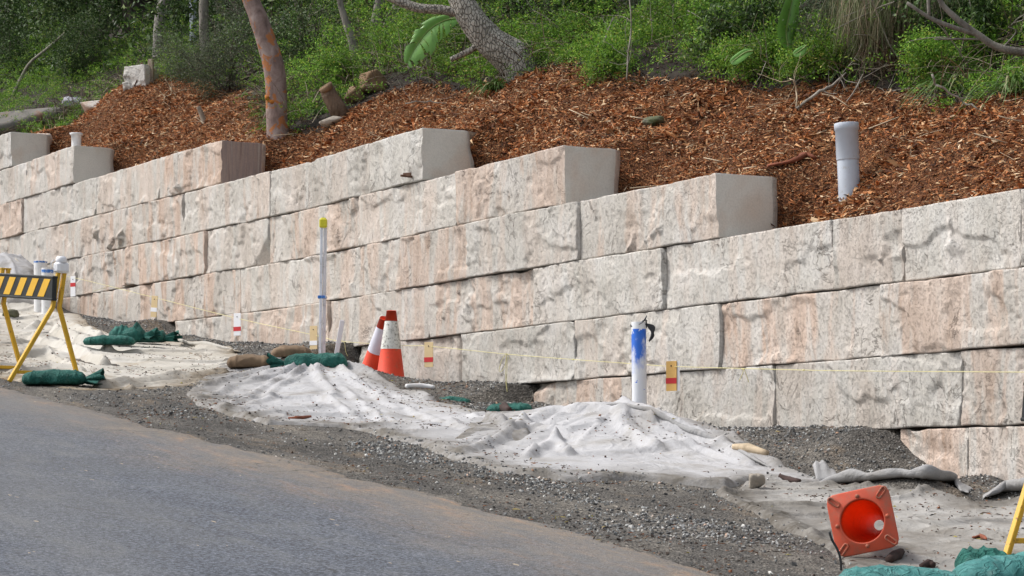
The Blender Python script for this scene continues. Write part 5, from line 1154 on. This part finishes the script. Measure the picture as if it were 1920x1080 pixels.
# bright asparagus-like ground fern
rng = np.random.default_rng(5)
n = 86000; x = rng.uniform(-32, 12.5, n); y = t_m(x) - 0.08 + 4.4*rng.random(n)**0.85
den = np.interp(x, [-34, S1-.5, S1+.5, S2-.5, S2+.5, S3, S3+1, 13], [0.20, 0.17, 0.15, 0.15, 0.55, 0.7, 1.0, 1.0]) * (0.60 + 1.0*np.clip(0.5+1.4*fbm(x*0.9, y*0.9, seed=201), 0, 1))
k = rng.random(n) < den; x, y = x[k], y[k]; n = len(x)
hgt = 0.03 + 0.62*np.clip(0.45+2.0*fbm(x*1.5, y*1.5, seed=203), 0, 1.2)**1.8; gapk = rng.random(n) < np.clip(0.72+2.4*fbm(x*2.2, y*2.2, seed=205, oc=2), 0.2, 1); x, y, hgt = x[gapk], y[gapk], hgt[gapk]; n = len(x)
base = np.stack([x, y, B(x, y) + rng.random(n)*hgt], -1); g = Geo()
fronds(g, base, hemi(n, rng, 0.45, -0.5), rng.uniform(0.14, 0.36, n), 24, 0.034, 0.0125, rng, 0.55, 0.17)
g.build('ground_fern', M['fern'], loc=(0,0,0), smooth=False, kind='stuff', label='bright green feathery ground fern covering the bank above the mulch', cat='ground cover')
# grass blades and dry stems tangled through it
n = 5200; x = rng.uniform(-22, 12.5, n); y = t_m(x) - 0.1 + 3.2*rng.random(n)**1.3; cl = fbm(x*1.5, y*1.5, seed=207); k = (cl > 0.0); x, y = x[k], y[k]; n = len(x); g = Geo()
blades(g, np.stack([x, y, B(x, y)], -1), hemi(n, rng, 0.6, -0.3), rng.uniform(0.15, 0.5, n), 0.009, rng, 0.75)
g.build('wild_grass', M['grass'], loc=(0,0,0), smooth=False, kind='stuff', label='long wild grass growing through the ferns on the bank', cat='grass')
n = 9500; x = rng.uniform(-22, 12.5, n); y = t_m(x) - 0.15 + 3.0*rng.random(n)**1.2; k = fbm(x*1.1, y*1.1, seed=209) > -0.15; x, y = x[k], y[k]; n = len(x); g = Geo()
blades(g, np.stack([x, y, B(x, y)+.02+.25*rng.random(n)], -1), hemi(n, rng, 0.05, -0.25), rng.uniform(0.15, 0.9, n), 0.009, rng, 0.35)
g.build('dry_stems', M['deadgrass'], loc=(0,0,0), smooth=False, kind='stuff', label='dry dead stems and fallen twigs tangled along the bank', cat='dead stems')
# fallen leaves on bare soil
n = 60000; x = rng.uniform(-32, 12, n); y = t_m(x) - .15 + 4.5*rng.random(n)**1.3; g = Geo()
slivers(g, np.stack([x, y, B(x, y)+.008], -1), rng.uniform(.02, .06, n), rng.uniform(.008, .02, n), rng.uniform(.003, .01, n), rng, 0.3)
M['duff'] = m_island('leaf_duff', LF((0,(0.03,0.02,0.014)),(0.5,(0.08,0.05,0.034)),(0.85,(0.15,0.10,0.07)),(1,(0.24,0.18,0.13))), 0.95, 0.2)
g.build('fallen_leaves', M['duff'], loc=(0,0,0), smooth=False, kind='stuff', label='brown fallen leaves covering the shaded soil of the bank', cat='fallen leaves')

# dense undergrowth further up the hill
n = 110000; x = rng.uniform(-34, 16, n); y = 4.2 + 6*rng.random(n); cl = np.clip(0.5 + 1.3*fbm(x*0.5, y*0.5, seed=211), 0, 1)
z = B(x, y) + rng.random(n)**1.3*(0.5 + 2.6*cl); g = Geo()
leaves(g, np.stack([x, y, z], -1), rng.normal(size=(n, 3))*[1, 1, .7] + [0, 0, -.2], rng.uniform(.06, .15, n), rng.uniform(.025, .06, n), rng)
g.build('undergrowth', M['darkleaf'], loc=(0,0,0), smooth=False, kind='stuff', label='dark dense undergrowth filling the upper hillside', cat='undergrowth')

def branchy(g, p, d, L, r, rng, depth, n=5, gnarl=0.25, kids=3, tips=None, grav=0.0):
    pts = [np.array(p, float)]; d = np.array(d, float); d /= np.linalg.norm(d); k = 6
    for i in range(k):
        d = d + rng.normal(size=3)*gnarl*0.5 + np.array([0, 0, grav]); d /= np.linalg.norm(d); pts.append(pts[-1] + d*L/k)
    g.tube(pts, np.linspace(r, r*0.45, k+1), n, cap=True)
    if tips is not None: tips.extend(pts[3:])
    if depth > 0:
        for c in range(kids):
            i = rng.integers(2, k+1); dd = d + rng.normal(size=3)*0.75; branchy(g, pts[i], dd, L*rng.uniform(.45, .7), r*0.5, rng, depth-1, max(4, n-1), gnarl, kids, tips, grav)

def shrub(px, py, size, hh, mat, label, seed, dens=2600, ll=0.03, lw=0.014, cat='shrub', group='shrubs under the trees on the bank', y=None, stems=7):
    p = hb(px, py) if y is None else None
    if y is not None: q = at_y(px, py, y); p = np.array([q[0], y, float(B(q[0], y))])
    dens = int(dens*1.9); ll *= 1.15; lw *= 1.25
    r_ = np.random.default_rng(seed); t = thing('fern' if cat == 'fern' else 'shrub', p, label, cat, group); g = Geo(); tips = []
    for i in range(stems):
        d = r_.normal(size=3)*[.55, .55, .2] + [0, -0.1, 1]; branchy(g, p + r_.normal(size=3)*[.06, .06, 0], d, hh*r_.uniform(.6, 1.0), 0.012, r_, 2, 4, 0.3, 3, tips)
    g.build('stems', M['twigd'], t); tips = np.array(tips); ix = r_.integers(0, len(tips), dens)
    C = tips[ix] + r_.normal(size=(dens, 3))*size*0.11; g = Geo(); leaves(g, C, r_.normal(size=(dens, 3)) + [0, 0, .3], r_.uniform(.7, 1.3, dens)*ll, r_.uniform(.7, 1.3, dens)*lw, r_)
    g.build('foliage', mat, t); return t
shrub(40, 150, 0.9, 0.9, M['darkleaf'], 'dark leafy shrub at the far left edge of the bank', 301, 4200)
shrub(120, 120, 0.9, 0.9, M['fern'], 'green feathery shrub behind the curved bare branch', 302, 3200, 0.02, 0.006)
shrub(190, 130, 0.9, 1.0, M['darkleaf'], 'dark shrub right of the curved bare branch, left of the lone block', 303, 4200)
shrub(345, 150, 0.5, 0.45, M['fern'], 'yellow green feathery plant at the foot of the mossy boulder', 304, 3600, 0.02, 0.006)
shrub(425, 175, 0.8, 1.0, M['greyleaf'], 'dense grey green shrub with tiny leaves left of the orange barked gum', 305, 8500, 0.020, 0.009)
shrub(455, 160, 0.8, 1.2, M['greyleaf'], 'tall grey green shrub touching the left side of the orange barked gum', 306, 6500, 0.022, 0.009)
shrub(600, 150, 0.9, 1.0, M['darkleaf'], 'dark shrub among the thin stems right of the orange barked gum', 307, 3800)
shrub(1010, 60, 0.7, 0.8, M['darkleaf'], 'dark glossy shrub right of the leaning cracked trunk', 308, 2600, .05, .022)
shrub(1300, 60, 0.8, 0.8, M['fern'], 'round green feathery shrub left of the upright banana leaf', 309, 3800, 0.02, 0.007)
shrub(1560, 130, 0.7, 0.7, M['greyleaf'], 'grey green shrub left of the hanging casuarina needles', 310, 3800, 0.03, 0.006)
shrub(1850, 60, 0.9, 0.7, M['fern'], 'green feathery shrub above the bare right hand bough', 311, 4500, 0.022, 0.007)
for i_, (px, y_) in enumerate([(-60, 4.5), (60, 5.5), (180, 5.0), (320, 6.0), (450, 5.2), (590, 5.5), (720, 5.0), (860, 5.6)]):
    shrub(px, 60, 1.6, 2.2, M['darkleaf'], ['tall dark bush in the far left corner behind the curved branch', 'tall dark bush behind the far left bush', 'tall dark bush behind the dark hollow trunk', 'tall dark bush behind the pale trunk and steel pole', 'tall dark bush behind the grey green shrubs', 'tall dark bush behind the crossing bare branches', 'tall dark bush behind the thin upright trunks', 'tall dark bush behind the leaning cracked trunk'][i_], 330+i_, 6500, 0.07, 0.03, y=y_, stems=9, group='tall dark bushes at the back')

for i_, (px, py, mt_, lab) in enumerate([(90, 100, 'darkleaf', 'dark low bush below the curved bare branch at the far left'), (30, 90, 'greyleaf', 'grey green bush in the far left top corner'), (160, 150, 'darkleaf', 'dark low bush left of the lone sandstone block'),
    (1120, 60, 'darkleaf', 'dark bush behind the thin upright sapling'), (1230, 40, 'greyleaf', 'grey green bush at the top between the sapling and the banana plant'),
    (1400, 120, 'darkleaf', 'low dark bush under the banana plant'), (1620, 60, 'darkleaf', 'dark bush behind the hanging casuarina needles'), (1790, 120, 'darkleaf', 'dark low bush under the bare right hand bough')]):
    shrub(px, py, 0.6, 0.55, M[mt_], lab, 500+i_, 2600, 0.04, 0.016)
for i_, (px, py, mt_, lab) in enumerate([(1350, 135, 'fern', 'bright feathery fern clump at the mulch edge left of the banana plant'), (1425, 148, 'fern', 'bright feathery fern clump under the banana plant'), (1150, 140, 'fern', 'bright feathery fern clump around the thin upright sapling'),
    (1060, 110, 'fern', 'bright feathery fern clump beside the broken white stake'), (1770, 150, 'fern', 'bright feathery fern clump above the crooked root'), (650, 165, 'fern', 'bright feathery fern clump behind the ochre rock'), (1530, 150, 'fern', 'bright feathery fern clump left of the fallen grey branch')]):
    shrub(px, py, 0.5, 0.34, M[mt_], lab, 540+i_, 4200, 0.026, 0.008, cat='fern', group='feathery fern clumps along the mulch edge')
def pts_px(L, ref): return [P(a, b, ref) for a, b in L]
def crown(t, p, R, nl, mat, seed, ll=0.10, lw=0.03):
    nl = int(nl*0.45)
    r_ = np.random.default_rng(seed); g = Geo(); cc = p + r_.normal(size=(16, 3))*[R*.5, R*.5, R*.28]; ix = r_.integers(0, 16, nl)
    C = cc[ix] + r_.normal(size=(nl, 3))*R*0.22; leaves(g, C, r_.normal(size=(nl, 3)) + [0, 0, -.6], r_.uniform(.7, 1.3, nl)*ll, lw, r_); g.build('crown', mat, t)
def tree(px, py, path, radii, mat, label, seed, crownR=1.6, nl=5000, leaf=None, extra=(), rough=0.12, y=None, group='trees standing on the bank', top=3.6, n=16, dir_up=None):
    base = hb(px, py) if y is None else at_y(px, py, y)
    if y is not None: base = np.array([base[0], y, float(B(base[0], y))])
    t = thing('tree', base, label, 'tree', group); s_ = float(np.dot(base-CAM, FW))/FPX
    pts = pts_px(path, base); pts[-1] = pts[-1] - UP*0.15
    pts = pts[::-1]; d = pts[-1]-pts[-2]; d /= np.linalg.norm(d); d = d*0.6 + UP*0.4 if dir_up is None else np.array(dir_up); d /= np.linalg.norm(d)
    r = list(np.array(radii[::-1])*s_)
    for k in range(1, 5): pts.append(pts[-1] + d*top/4 + np.array([0.1*math.sin(k+seed), 0.1*math.cos(k*2+seed), 0])); r.append(r[-1]*0.86)
    q = spline(pts, 7); g = Geo(); g.tube(q, lerpr(r, len(q)) if False else np.interp(np.linspace(0, len(r)-1, len(q)), np.arange(len(r)), r), n, rough=rough, seed=seed); g.build('trunk', mat, t)
    r_ = np.random.default_rng(seed); g = Geo(); tip = pts[-1]
    for k in range(5): branchy(g, tip - d*0.3*k, d*.6 + r_.normal(size=3)*.7 + [0, 0, .3], 1.3*crownR*.8, r[-1]*.5, r_, 1, 6, .3, 2)
    g.build('branches', mat, t)
    for e, er in extra:
        g = Geo(); qq = spline(pts_px(e, base), 6); g.tube(qq, np.interp(np.linspace(0, 1, len(qq)), np.linspace(0, 1, len(er)), np.array(er)*s_), 9, rough=0.15, seed=seed+1); g.build('limb', mat, t)
    crown(t, tip + d*0.7 + UP*0.5, crownR, nl, leaf or M['darkleaf'], seed+9); return t, base
tg, bg = tree(522, 254, [(462,-25),(483,30),(502,85),(515,135),(518,180),(519,225),(524,262)], [15,17,19,20,20,20,23], M['gumbark'], 'big leaning gum with smooth pinkish and orange bark above the mulch', 1, 2.0, 6000, rough=0.07, n=24)
g = Geo(); 
for a, b_, w in ((511, 193, 11), (503, 186, 4)):   # torn orange patch of bark
    g.tube(spline([P(a-w, b_-5, bg) - FW*0.075, P(a, b_, bg) - FW*0.098, P(a+w, b_+4, bg) - FW*0.09], 5), lerpr([.01, .035, .012], 11), 8, rough=0.5, seed=3, flat=0.7)
M['torn'] = m_bark('torn_orange_bark', LF((0.3,(0.30,0.09,0.02)),(0.7,(0.50,0.20,0.05))), 14); g.build('torn_bark', M['torn'], tg)
tree(299, 122, [(313,-10),(303,20),(299,60),(298,95),(298,128)], [10,11,11.5,12,12], M['palebark'], 'straight pale grey gum trunk behind the mossy boulder', 2, 1.7, 5000, rough=0.05)
tree(262, 128, [(262,-20),(258,20),(264,60),(262,100),(258,135)], [34,30,27,29,34], M['darkbark'], 'thick dark hollow trunk left of the pale gum', 3, 2.2, 4500, rough=0.3, y=5.4, n=22)
tree(384, 142, [(383,-15),(382,40),(384,95),(386,150)], [9,9,9.5,10], M['greybark'], 'slender grey trunk wrapped in small leaves right of the steel pole', 4, 1.3, 4000, rough=0.15)
tree(955, 150, [(850,-35),(872,15),(902,58),(935,92),(972,124),(990,146)], [18,24,27,30,34,36], M['crackbark'], 'leaning trunk with cracked grey bark, above the middle of the mulch', 5, 2.0, 6000, rough=0.12, n=22,
     extra=[([(868,5),(905,45),(945,74),(985,92)], [9,11,12,10]), ([(922,62),(885,92),(845,112)], [8,6,5]), ([(880,30),(830,18),(780,14),(725,-8)], [8,9,9,8])])
tree(680, 135, [(634,-15),(648,40),(662,85),(673,138)], [5,7,8,9], M['greybark'], 'thin grey trunk leaning left among the bushes above the stump', 6, 1.2, 3000, rough=0.15)
tree(702, 70, [(715,-15),(708,20),(703,50),(700,85)], [10,9,9,9], M['greybark'], 'short grey trunk just right of the thin leaning one', 7, 1.2, 3000, rough=0.15, y=3.4)
tree(1045, 55, [(1030,-15),(1033,20),(1040,50),(1046,70)], [12,14,16,20], M['darkbark'], 'dark brown trunk right of the leaning cracked trunk', 8, 1.5, 4000, y=3.4, rough=0.2)
tree(1405, 110, [(1545,-20),(1510,18),(1470,38),(1430,62),(1400,95)], [10,12,12,14,16], M['darkbark'], 'low dark bough rising right behind the upright banana leaf', 10, 1.2, 3000, rough=0.2)
# bare bough reaching in from the right
bR = hb(2010, 130); t = thing('tree', bR, 'tree leaning in from the right with a long bare grey bough', 'tree', 'trees standing on the bank'); g = Geo(); s_ = float(np.dot(bR-CAM, FW))/FPX
g.tube(spline([P(2010,150,bR), P(2000,110,bR), P(1985,30,bR), P(1970,-80,bR), P(1960,-300,bR), P(1940,-700,bR)], 6), lerpr([.16,.12,.11,.10,.08,.05], 31), 14, rough=.15, seed=4); g.build('trunk', M['greybark'], t)
g = Geo()
for pth, rr in (([(1995,104),(1920,98),(1870,88),(1835,66),(1800,40),(1770,12),(1752,-20)], [9,8,7,6.5,6,5,4]), ([(1832,64),(1790,52),(1745,34),(1700,5)], [5,4.5,4,3]), ([(1850,74),(1800,73),(1752,74)], [2.2,1.8,1.4]), ([(1880,90),(1905,60),(1890,50)], [1.6,1.2,.8]), ([(1742,30),(1740,-15)], [3.5,3.5])):
    q = spline(pts_px(pth, bR - FW*0.25), 6); g.tube(q, np.interp(np.linspace(0,1,len(q)), np.linspace(0,1,len(rr)), np.array(rr)*s_), 8, rough=.15, seed=7)
g.build('bare_bough', M['greybark'], t); crown(t, P(1940,-750,bR), 2.0, 6000, M['darkleaf'], 77)
# she-oak with hanging needles
bC = hb(1690, 60); bC = hb(1680, 110); t = thing('she_oak', bC, 'she-oak with curtains of hanging grey brown needles above the grey pipe', 'tree'); s_ = float(np.dot(bC-CAM, FW))/FPX; g = Geo()
tr = [P(1745,130,bC)+FW*.5, P(1735,40,bC)+FW*.45, P(1722,-60,bC)+FW*.3, P(1700,-260,bC), P(1690,-520,bC)]
g.tube(spline(tr, 6), lerpr([.06,.055,.05,.04,.03], 25), 9, rough=.15, seed=3); g.build('trunk', M['greybark'], t)
g = Geo(); rg = np.random.default_rng(88); tips = []
for k in range(13):
    ex = rg.uniform(1590, 1745); ey = rg.uniform(0, 60); st = P(1715, -50, bC)+FW*.1; en = P(ex, ey, bC) - FW*rg.uniform(.1, .7)
    md = (st+en)/2 + UP*0.10; q = spline([st, md, en], 6); g.tube(q, lerpr([.011,.007,.003], len(q)), 5); tips += list(q[5:])
for a, b_ in (((1700,-10),(1655,20)), ((1690,0),(1615,62)), ((1680,-5),(1600,40)), ((1660,25),(1560,60)), ((1660,30),(1540,85))):
    q = spline([P(a[0], a[1], bC)-FW*.5, P((a[0]+b_[0])/2, (a[1]+b_[1])/2-4, bC)-FW*.6, P(b_[0], b_[1], bC)-FW*.7], 5); g.tube(q, lerpr([.008,.005,.002], len(q)), 5)
g.build('branches', M['twigm'], t); tips = np.array(tips)
for mat, nn, nm, fl in ((M['needle'], 7500, 'needles', 0), (M['needler'], 1500, 'dry_needles', 1)):
    ix = rg.integers(0, len(tips), nn); b0 = tips[ix] + rg.normal(size=(nn, 3))*[.13, .13, .08]
    cxp = rg.choice([1632, 1700, 1715, 1680], nn) if fl else None
    if fl: b0 = np.array([P(c+rg.normal()*9, rg.uniform(-10, 90), bC) - FW*(.2+.3*rg.random()) for c in cxp])
    g = Geo(); D = rg.normal(size=(nn, 3))*[.28, .28, .1] + [0, -.05, -1]; blades(g, b0, D, rg.uniform(.12, .42, nn), 0.005, rg, 0.15, 4); g.build(nm, mat, t)
crown(t, P(1700,-420,bC), 1.2, 4000, M['needle'], 79, .14, .006)
# steel pole
bs = hb(362, 95); bs = at_y(362, 95, 5.0); s_ = float(np.dot(bs-CAM, FW))/FPX; t = None; g = Geo(); g.lathe([(6.6*s_, -1.2), (6.6*s_, 4.5), (0, 4.5)], bs, (0,0,1), 22); o = g.build('steel_pole', M['pvcg'], loc=bs, label='smooth blue grey steel pole between the pale trunk and the slender grey trunk', cat='pole')
# stump
ps = hb(628, 222); s_ = float(np.dot(ps-CAM, FW))/FPX; t = thing('tree_stump', ps, 'hollow brown tree stump leaning beside the ochre rock', 'stump'); g = Geo()
ax = P(612,168,ps) - P(640,216,ps); q = [P(642,222,ps), P(630,200,ps), P(618,180,ps), P(613,166,ps)]; g.tube(q, [17*s_,16*s_,15*s_,14*s_], 18, rough=.25, seed=5); g.build('trunk', M['stumpbark'], t)
g = Geo(); g.tube([P(615,170,ps)-FW*.03, P(610,163,ps)-FW*.05], [12*s_, 14.5*s_], 16, rough=.3, seed=6); g.build('cut_top', M['rocko'], t)
for i_, (a, b_, c_, d_, w, lab) in enumerate([(372,200,382,238,5,'small broken grey stump standing in the mulch left of the gum')]):
    ps = hb(c_, d_-6); s_ = float(np.dot(ps-CAM, FW))/FPX; g = Geo(); g.tube(spline(pts_px([(c_+4,d_),(c_-2,(b_+d_)/2),(a,b_)], ps), 4), lerpr([w*1.6*s_, w*s_, w*.8*s_], 9), 9, rough=.3, seed=8); g.build('broken_stump', M['wood'], label=lab, cat='stump')
# bare branches and saplings: (path, radii px, material, label)
BR = [
 ([(25,180),(48,130),(100,80),(135,52),(175,32)], [3.4,3.2,2.8,2.2,1.2], 'twigm', 'long curved bare branch arching over the ferns at the far left', 'dead_branch'),
 ([(155,50),(180,70),(207,99)], [1.6,1.3,.8], 'twigm', 'short pale bare branch hanging near the dark hollow trunk', 'dead_branch'),
 ([(60,60),(95,65),(150,55)], [1.2,1.0,.8], 'twigm', 'thin bare twig crossing the curved branch at the far left', 'dead_branch'),
 ([(450,122),(478,105),(520,72),(570,40),(625,3)], [2.6,2.6,2.4,2.0,1.5], 'twigm', 'bare pale branch crossing behind the orange barked gum, rising right', 'dead_branch'),
 ([(548,-5),(580,40),(610,70),(638,97)], [2.0,1.7,1.5,1.0], 'twigm', 'bare pale branch falling right from the top behind the gum', 'dead_branch'),
 ([(505,62),(530,30),(545,-8)], [2.4,2.1,1.6], 'twigd', 'bare dark stem just right of the orange barked gum', 'sapling'),
 ([(560,130),(566,60),(552,-10)], [5,4.5,4], 'twigd', 'leaning dark sapling stem right of the orange barked gum', 'sapling'),
 ([(470,75),(452,30),(430,-10)], [5,4.5,4], 'twigd', 'dark sapling stem just left of the orange barked gum', 'sapling'),
 ([(440,60),(460,10),(470,-12)], [3,2.6,2], 'twigd', 'thin dark stem crossing the dark sapling left of the gum', 'sapling'),
 ([(715,70),(725,35),(742,5)], [3,2.8,2.5], 'twigm', 'thin sapling stem leaning right beside the short grey trunk', 'sapling'),
 ([(773,145),(762,115),(760,92)], [1.4,1.8,1.2], 'twigm', 'short pale stick standing under the torn banana leaf', 'dead_branch'),
 ([(1010,98),(1012,70),(1018,42)], [2.6,2.6,1.4], 'twigm', 'short white broken stake of a branch standing in the ferns', 'dead_branch'),
 ([(1015,52),(1080,54),(1150,45),(1200,18)], [1.2,1.1,1.0,.7], 'twigm', 'thin bare branch reaching right from the broken stake', 'dead_branch'),
 ([(1175,152),(1178,100),(1184,50),(1180,-10)], [1.8,1.6,1.4,1.2], 'twigm', 'thin upright bare sapling in the bright ferns', 'sapling'),
 ([(1105,152),(1118,120),(1130,85),(1150,30)], [2.2,1.8,1.3,.9], 'twigm', 'curved grey twig rising from a reddish root above the mulch', 'dead_branch'),
 ([(1493,203),(1530,178),(1560,160),(1588,135)], [2.4,3.4,3.0,2.0], 'twigm', 'bare grey branch lying across the mulch left of the grey pipe', 'dead_branch'),
 ([(1492,205),(1494,165),(1482,145)], [1.6,1.5,1.2], 'palewood', 'pale split stick standing at the left end of the fallen bough', 'dead_branch'),
 ([(1585,195),(1605,165),(1617,140)], [1.4,1.8,1.2], 'twigm', 'bare twig standing just above the grey pipe', 'dead_branch'),
 ([(1747,140),(1757,160),(1790,180),(1825,200),(1835,212)], [2.4,2.2,2.0,1.6,.8], 'twigm', 'crooked bare root trailing over the mulch to the right of the pipe', 'dead_branch'),
 ([(1757,160),(1752,185),(1742,193)], [1.6,1.2,.8], 'twigm', 'short bare twig forking down beside the crooked root', 'dead_branch'),
 ([(1400,60),(1408,30),(1418,-5)], [2.6,2.2,1.8], 'twigm', 'thin pale twig hanging left of the upright banana leaf', 'dead_branch'),
 ([(1488,55),(1510,25),(1515,-10)], [4,3.6,3.0], 'twigm', 'pale twisted stem right of the upright banana leaf', 'sapling'),
 ([(1235,365),(1285,330),(1330,268)], [1,.8,.6], 'twigm', 'x', None),
 ([(300,172),(312,182),(322,171),(310,148)], [1.0,1.0,1.2,1.2], 'palewood', 'thin white twig curling above the mulch near the feathery plant', 'dead_branch'),
 ([(845,180),(880,172),(915,165)], [2,2.4,1.6], 'twigm', 'grey stick lying where the ferns meet the mulch', 'dead_branch'),
 ([(760,195),(800,190),(840,196)], [1.2,1.2,.8], 'twigm', 'thin pale twig lying on the mulch left of the grass tuft', 'dead_branch'),
]
for i_, (pth, rr, mt_, lab, nm) in enumerate(BR):
    if not nm: continue
    lowp = max(pth, key=lambda a: a[1]); ref = hb(lowp[0], lowp[1]); s_ = float(np.dot(ref-CAM, FW))/FPX; q = spline(pts_px(pth, ref - FW*0.05), 6); g = Geo()
    q = q + FW[None, :]*0.06*vn(np.arange(len(q))*.4, i_)[:, None] + UP*0.012*vn(np.arange(len(q))*.7, i_+.5)[:, None]
    g.tube(q, np.interp(np.linspace(0,1,len(q)), np.linspace(0,1,len(rr)), np.array(rr)*s_), 7, rough=.2, seed=i_)
    r_ = np.random.default_rng(900+i_)
    for k in range(5):
        j = r_.integers(2, len(q)-1); dd = (q[j]-q[j-1]); dd /= np.linalg.norm(dd); branchy(g, q[j], dd*.7 + r_.normal(size=3)*.6, r_.uniform(.12, .4), rr[-1]*s_*.55, r_, 1, 4, .35, 2)
    g.build(nm, M[mt_], label=lab, cat='sapling' if nm == 'sapling' else 'branch')
# banana leaves
def banana(name_label, specs, ref, stem=None, tears=8, seed=0):
    t = thing('banana_plant', ref, name_label, 'banana plant'); 
    for si, (pth, w, lean) in enumerate(specs):
        s_ = float(np.dot(ref-CAM, FW))/FPX; q = spline(pts_px(pth, ref - FW*0.15*(si+1)), 9); m = len(q); T_ = np.gradient(q, axis=0); T_ /= np.linalg.norm(T_, axis=1)[:, None]
        S_ = np.cross(T_, FW); S_ /= np.linalg.norm(S_, axis=1)[:, None]; S_ = S_*lean[0] + np.cross(T_, S_)*lean[1]
        r_ = np.random.default_rng(seed+si); g = Geo()
        for sd_ in (-1, 1):
            i = 0
            while i < m-1:
                seg = int(r_.integers(2, 6)) if tears else m; j = min(m-1, i+seg)
                V = []; K_ = 5; sh = r_.normal()*0.34 if tears else 0
                for a in range(i, j+1):
                    f = a/(m-1); ww = w*s_*(math.sin(math.pi*min(1, f*0.93+0.05))**0.55)
                    for b_ in range(K_):
                        u = b_/(K_-1); V.append(q[a] + S_[a]*sd_*ww*u + T_[a]*ww*u*(0.25+sh) - FW*(0.25*ww*math.sin(u*2.2)) - UP*ww*u*u*(0.25 + (0.3 if tears else 0.0)*abs(sh)*4))
                nn = j-i+1; ii = np.arange(nn-1)[:, None]*K_; jj = np.arange(K_-1)[None, :]; g.add(V, np.stack([ii+jj, ii+jj+1, ii+K_+jj+1, ii+K_+jj], -1).reshape(-1, 4)); i = j
        g.build('leaf', M['banana'], t); g = Geo(); g.tube(q - FW*0.008, np.linspace(0.008, 0.002, m), 6); g.build('midrib', M['grass_pl'], t)
    return t
M['grass_pl'] = m_plain('pale_green_rib', (0.22,0.30,0.09), 0.5, 0.1)
rb = hb(860, 160)
banana('torn drooping banana leaf left of the leaning cracked trunk', [([(857,34),(835,38),(812,50),(795,66),(778,90),(764,118)], 24, (1, .25))], rb, tears=8, seed=3)
rb = hb(1480, 166)
banana('banana plant with one broad upright leaf beside the dark bough', [([(1478,92),(1474,60),(1480,25),(1490,-20)], 24, (.8, .5)), ([(1412,95),(1398,98),(1380,110),(1370,118)], 10, (.9, .3)), ([(1513,85),(1500,95),(1488,102)], 9, (.9, .3))], rb, tears=0, seed=8)
# strap-leaf tufts
def tuft(px, py, n_, L, label, seed, w=0.014, mat='grass', lean=(0, -.3)):
    p = hb(px, py); r_ = np.random.default_rng(seed); g = Geo(); b = p + r_.normal(size=(n_, 3))*[.05, .05, 0.0]; D = r_.normal(size=(n_, 3))*[.6, .6, .2] + [lean[0], lean[1], 1.0]
    blades(g, b, D, r_.uniform(.5, 1.1, n_)*L, w, r_, 0.9, 7); g.build('grass_tuft', M[mat], loc=p, smooth=True, label=label, cat='grass tuft', group='strap leaved tufts on the bank')
tuft(930, 172, 90, 0.45, 'bright green grass tuft where the ferns meet the mulch in the middle', 1, .02)
tuft(1800, 175, 110, 0.75, 'long strap leaved tuft spilling over the mulch at the right', 2, .016)
tuft(1880, 60, 130, 0.8, 'hanging strap leaved tuft in the top right corner', 3, .016)
tuft(1905, 178, 70, 0.6, 'strap leaved tuft at the right edge above the mulch', 4, .016)
tuft(600, 215, 70, 0.4, 'pale grass tuft left of the hollow stump', 5, .010)
tuft(1145, 130, 60, 0.4, 'pale wispy grass tuft above the reddish root', 6, .009, 'deadgrass')
tuft(215, 155, 60, 0.3, 'dry grass tuft left of the lone sandstone block', 7, .009, 'deadgrass')
tuft(1500, 150, 50, 0.5, 'feathery pale tuft under the broad banana leaf', 8, .006)

rt_ = np.random.default_rng(4242); g = Geo()
for k in range(150):
    px = rt_.uniform(-20, 1940) if k % 3 else rt_.uniform(0, 420); py = rt_.uniform(10, 170); p = hb(px, py)
    if p[1] < t_m(p[0]) - 0.05: continue
    branchy(g, p, rt_.normal(size=3)*[1, .5, .35] + [0, -.15, .55], rt_.uniform(.35, 1.0), rt_.uniform(.004, .010), rt_, 1, 4, .25, 3)
g.build('bare_twigs', M['twigm'], loc=(0,0,0), kind='stuff', label='tangle of thin bare twigs poking out of the ferns on the bank', cat='twigs')
g = Geo()
for k in range(90):
    x = rt_.uniform(-12, 11); y = 0.7 + rt_.random()*(float(t_m(x))-0.6); p = np.array([x, y, float(B(x, y))+0.015]); d = rt_.normal(size=3)*[1, .6, .12]
    if k % 2: branchy(g, p, d + [0, 0, .1], rt_.uniform(.12, .45), rt_.uniform(.003, .006), rt_, 1 if k % 4 == 1 else 0, 4, .2, 2)
    else: g.tube([p, p + d/np.linalg.norm(d)*rt_.uniform(.1, .3)], [.006, .004], 5)
g.build('mulch_sticks', M['palewood'], loc=(0,0,0), kind='stuff', label='pale thin sticks lying loose over the bark mulch', cat='sticks')
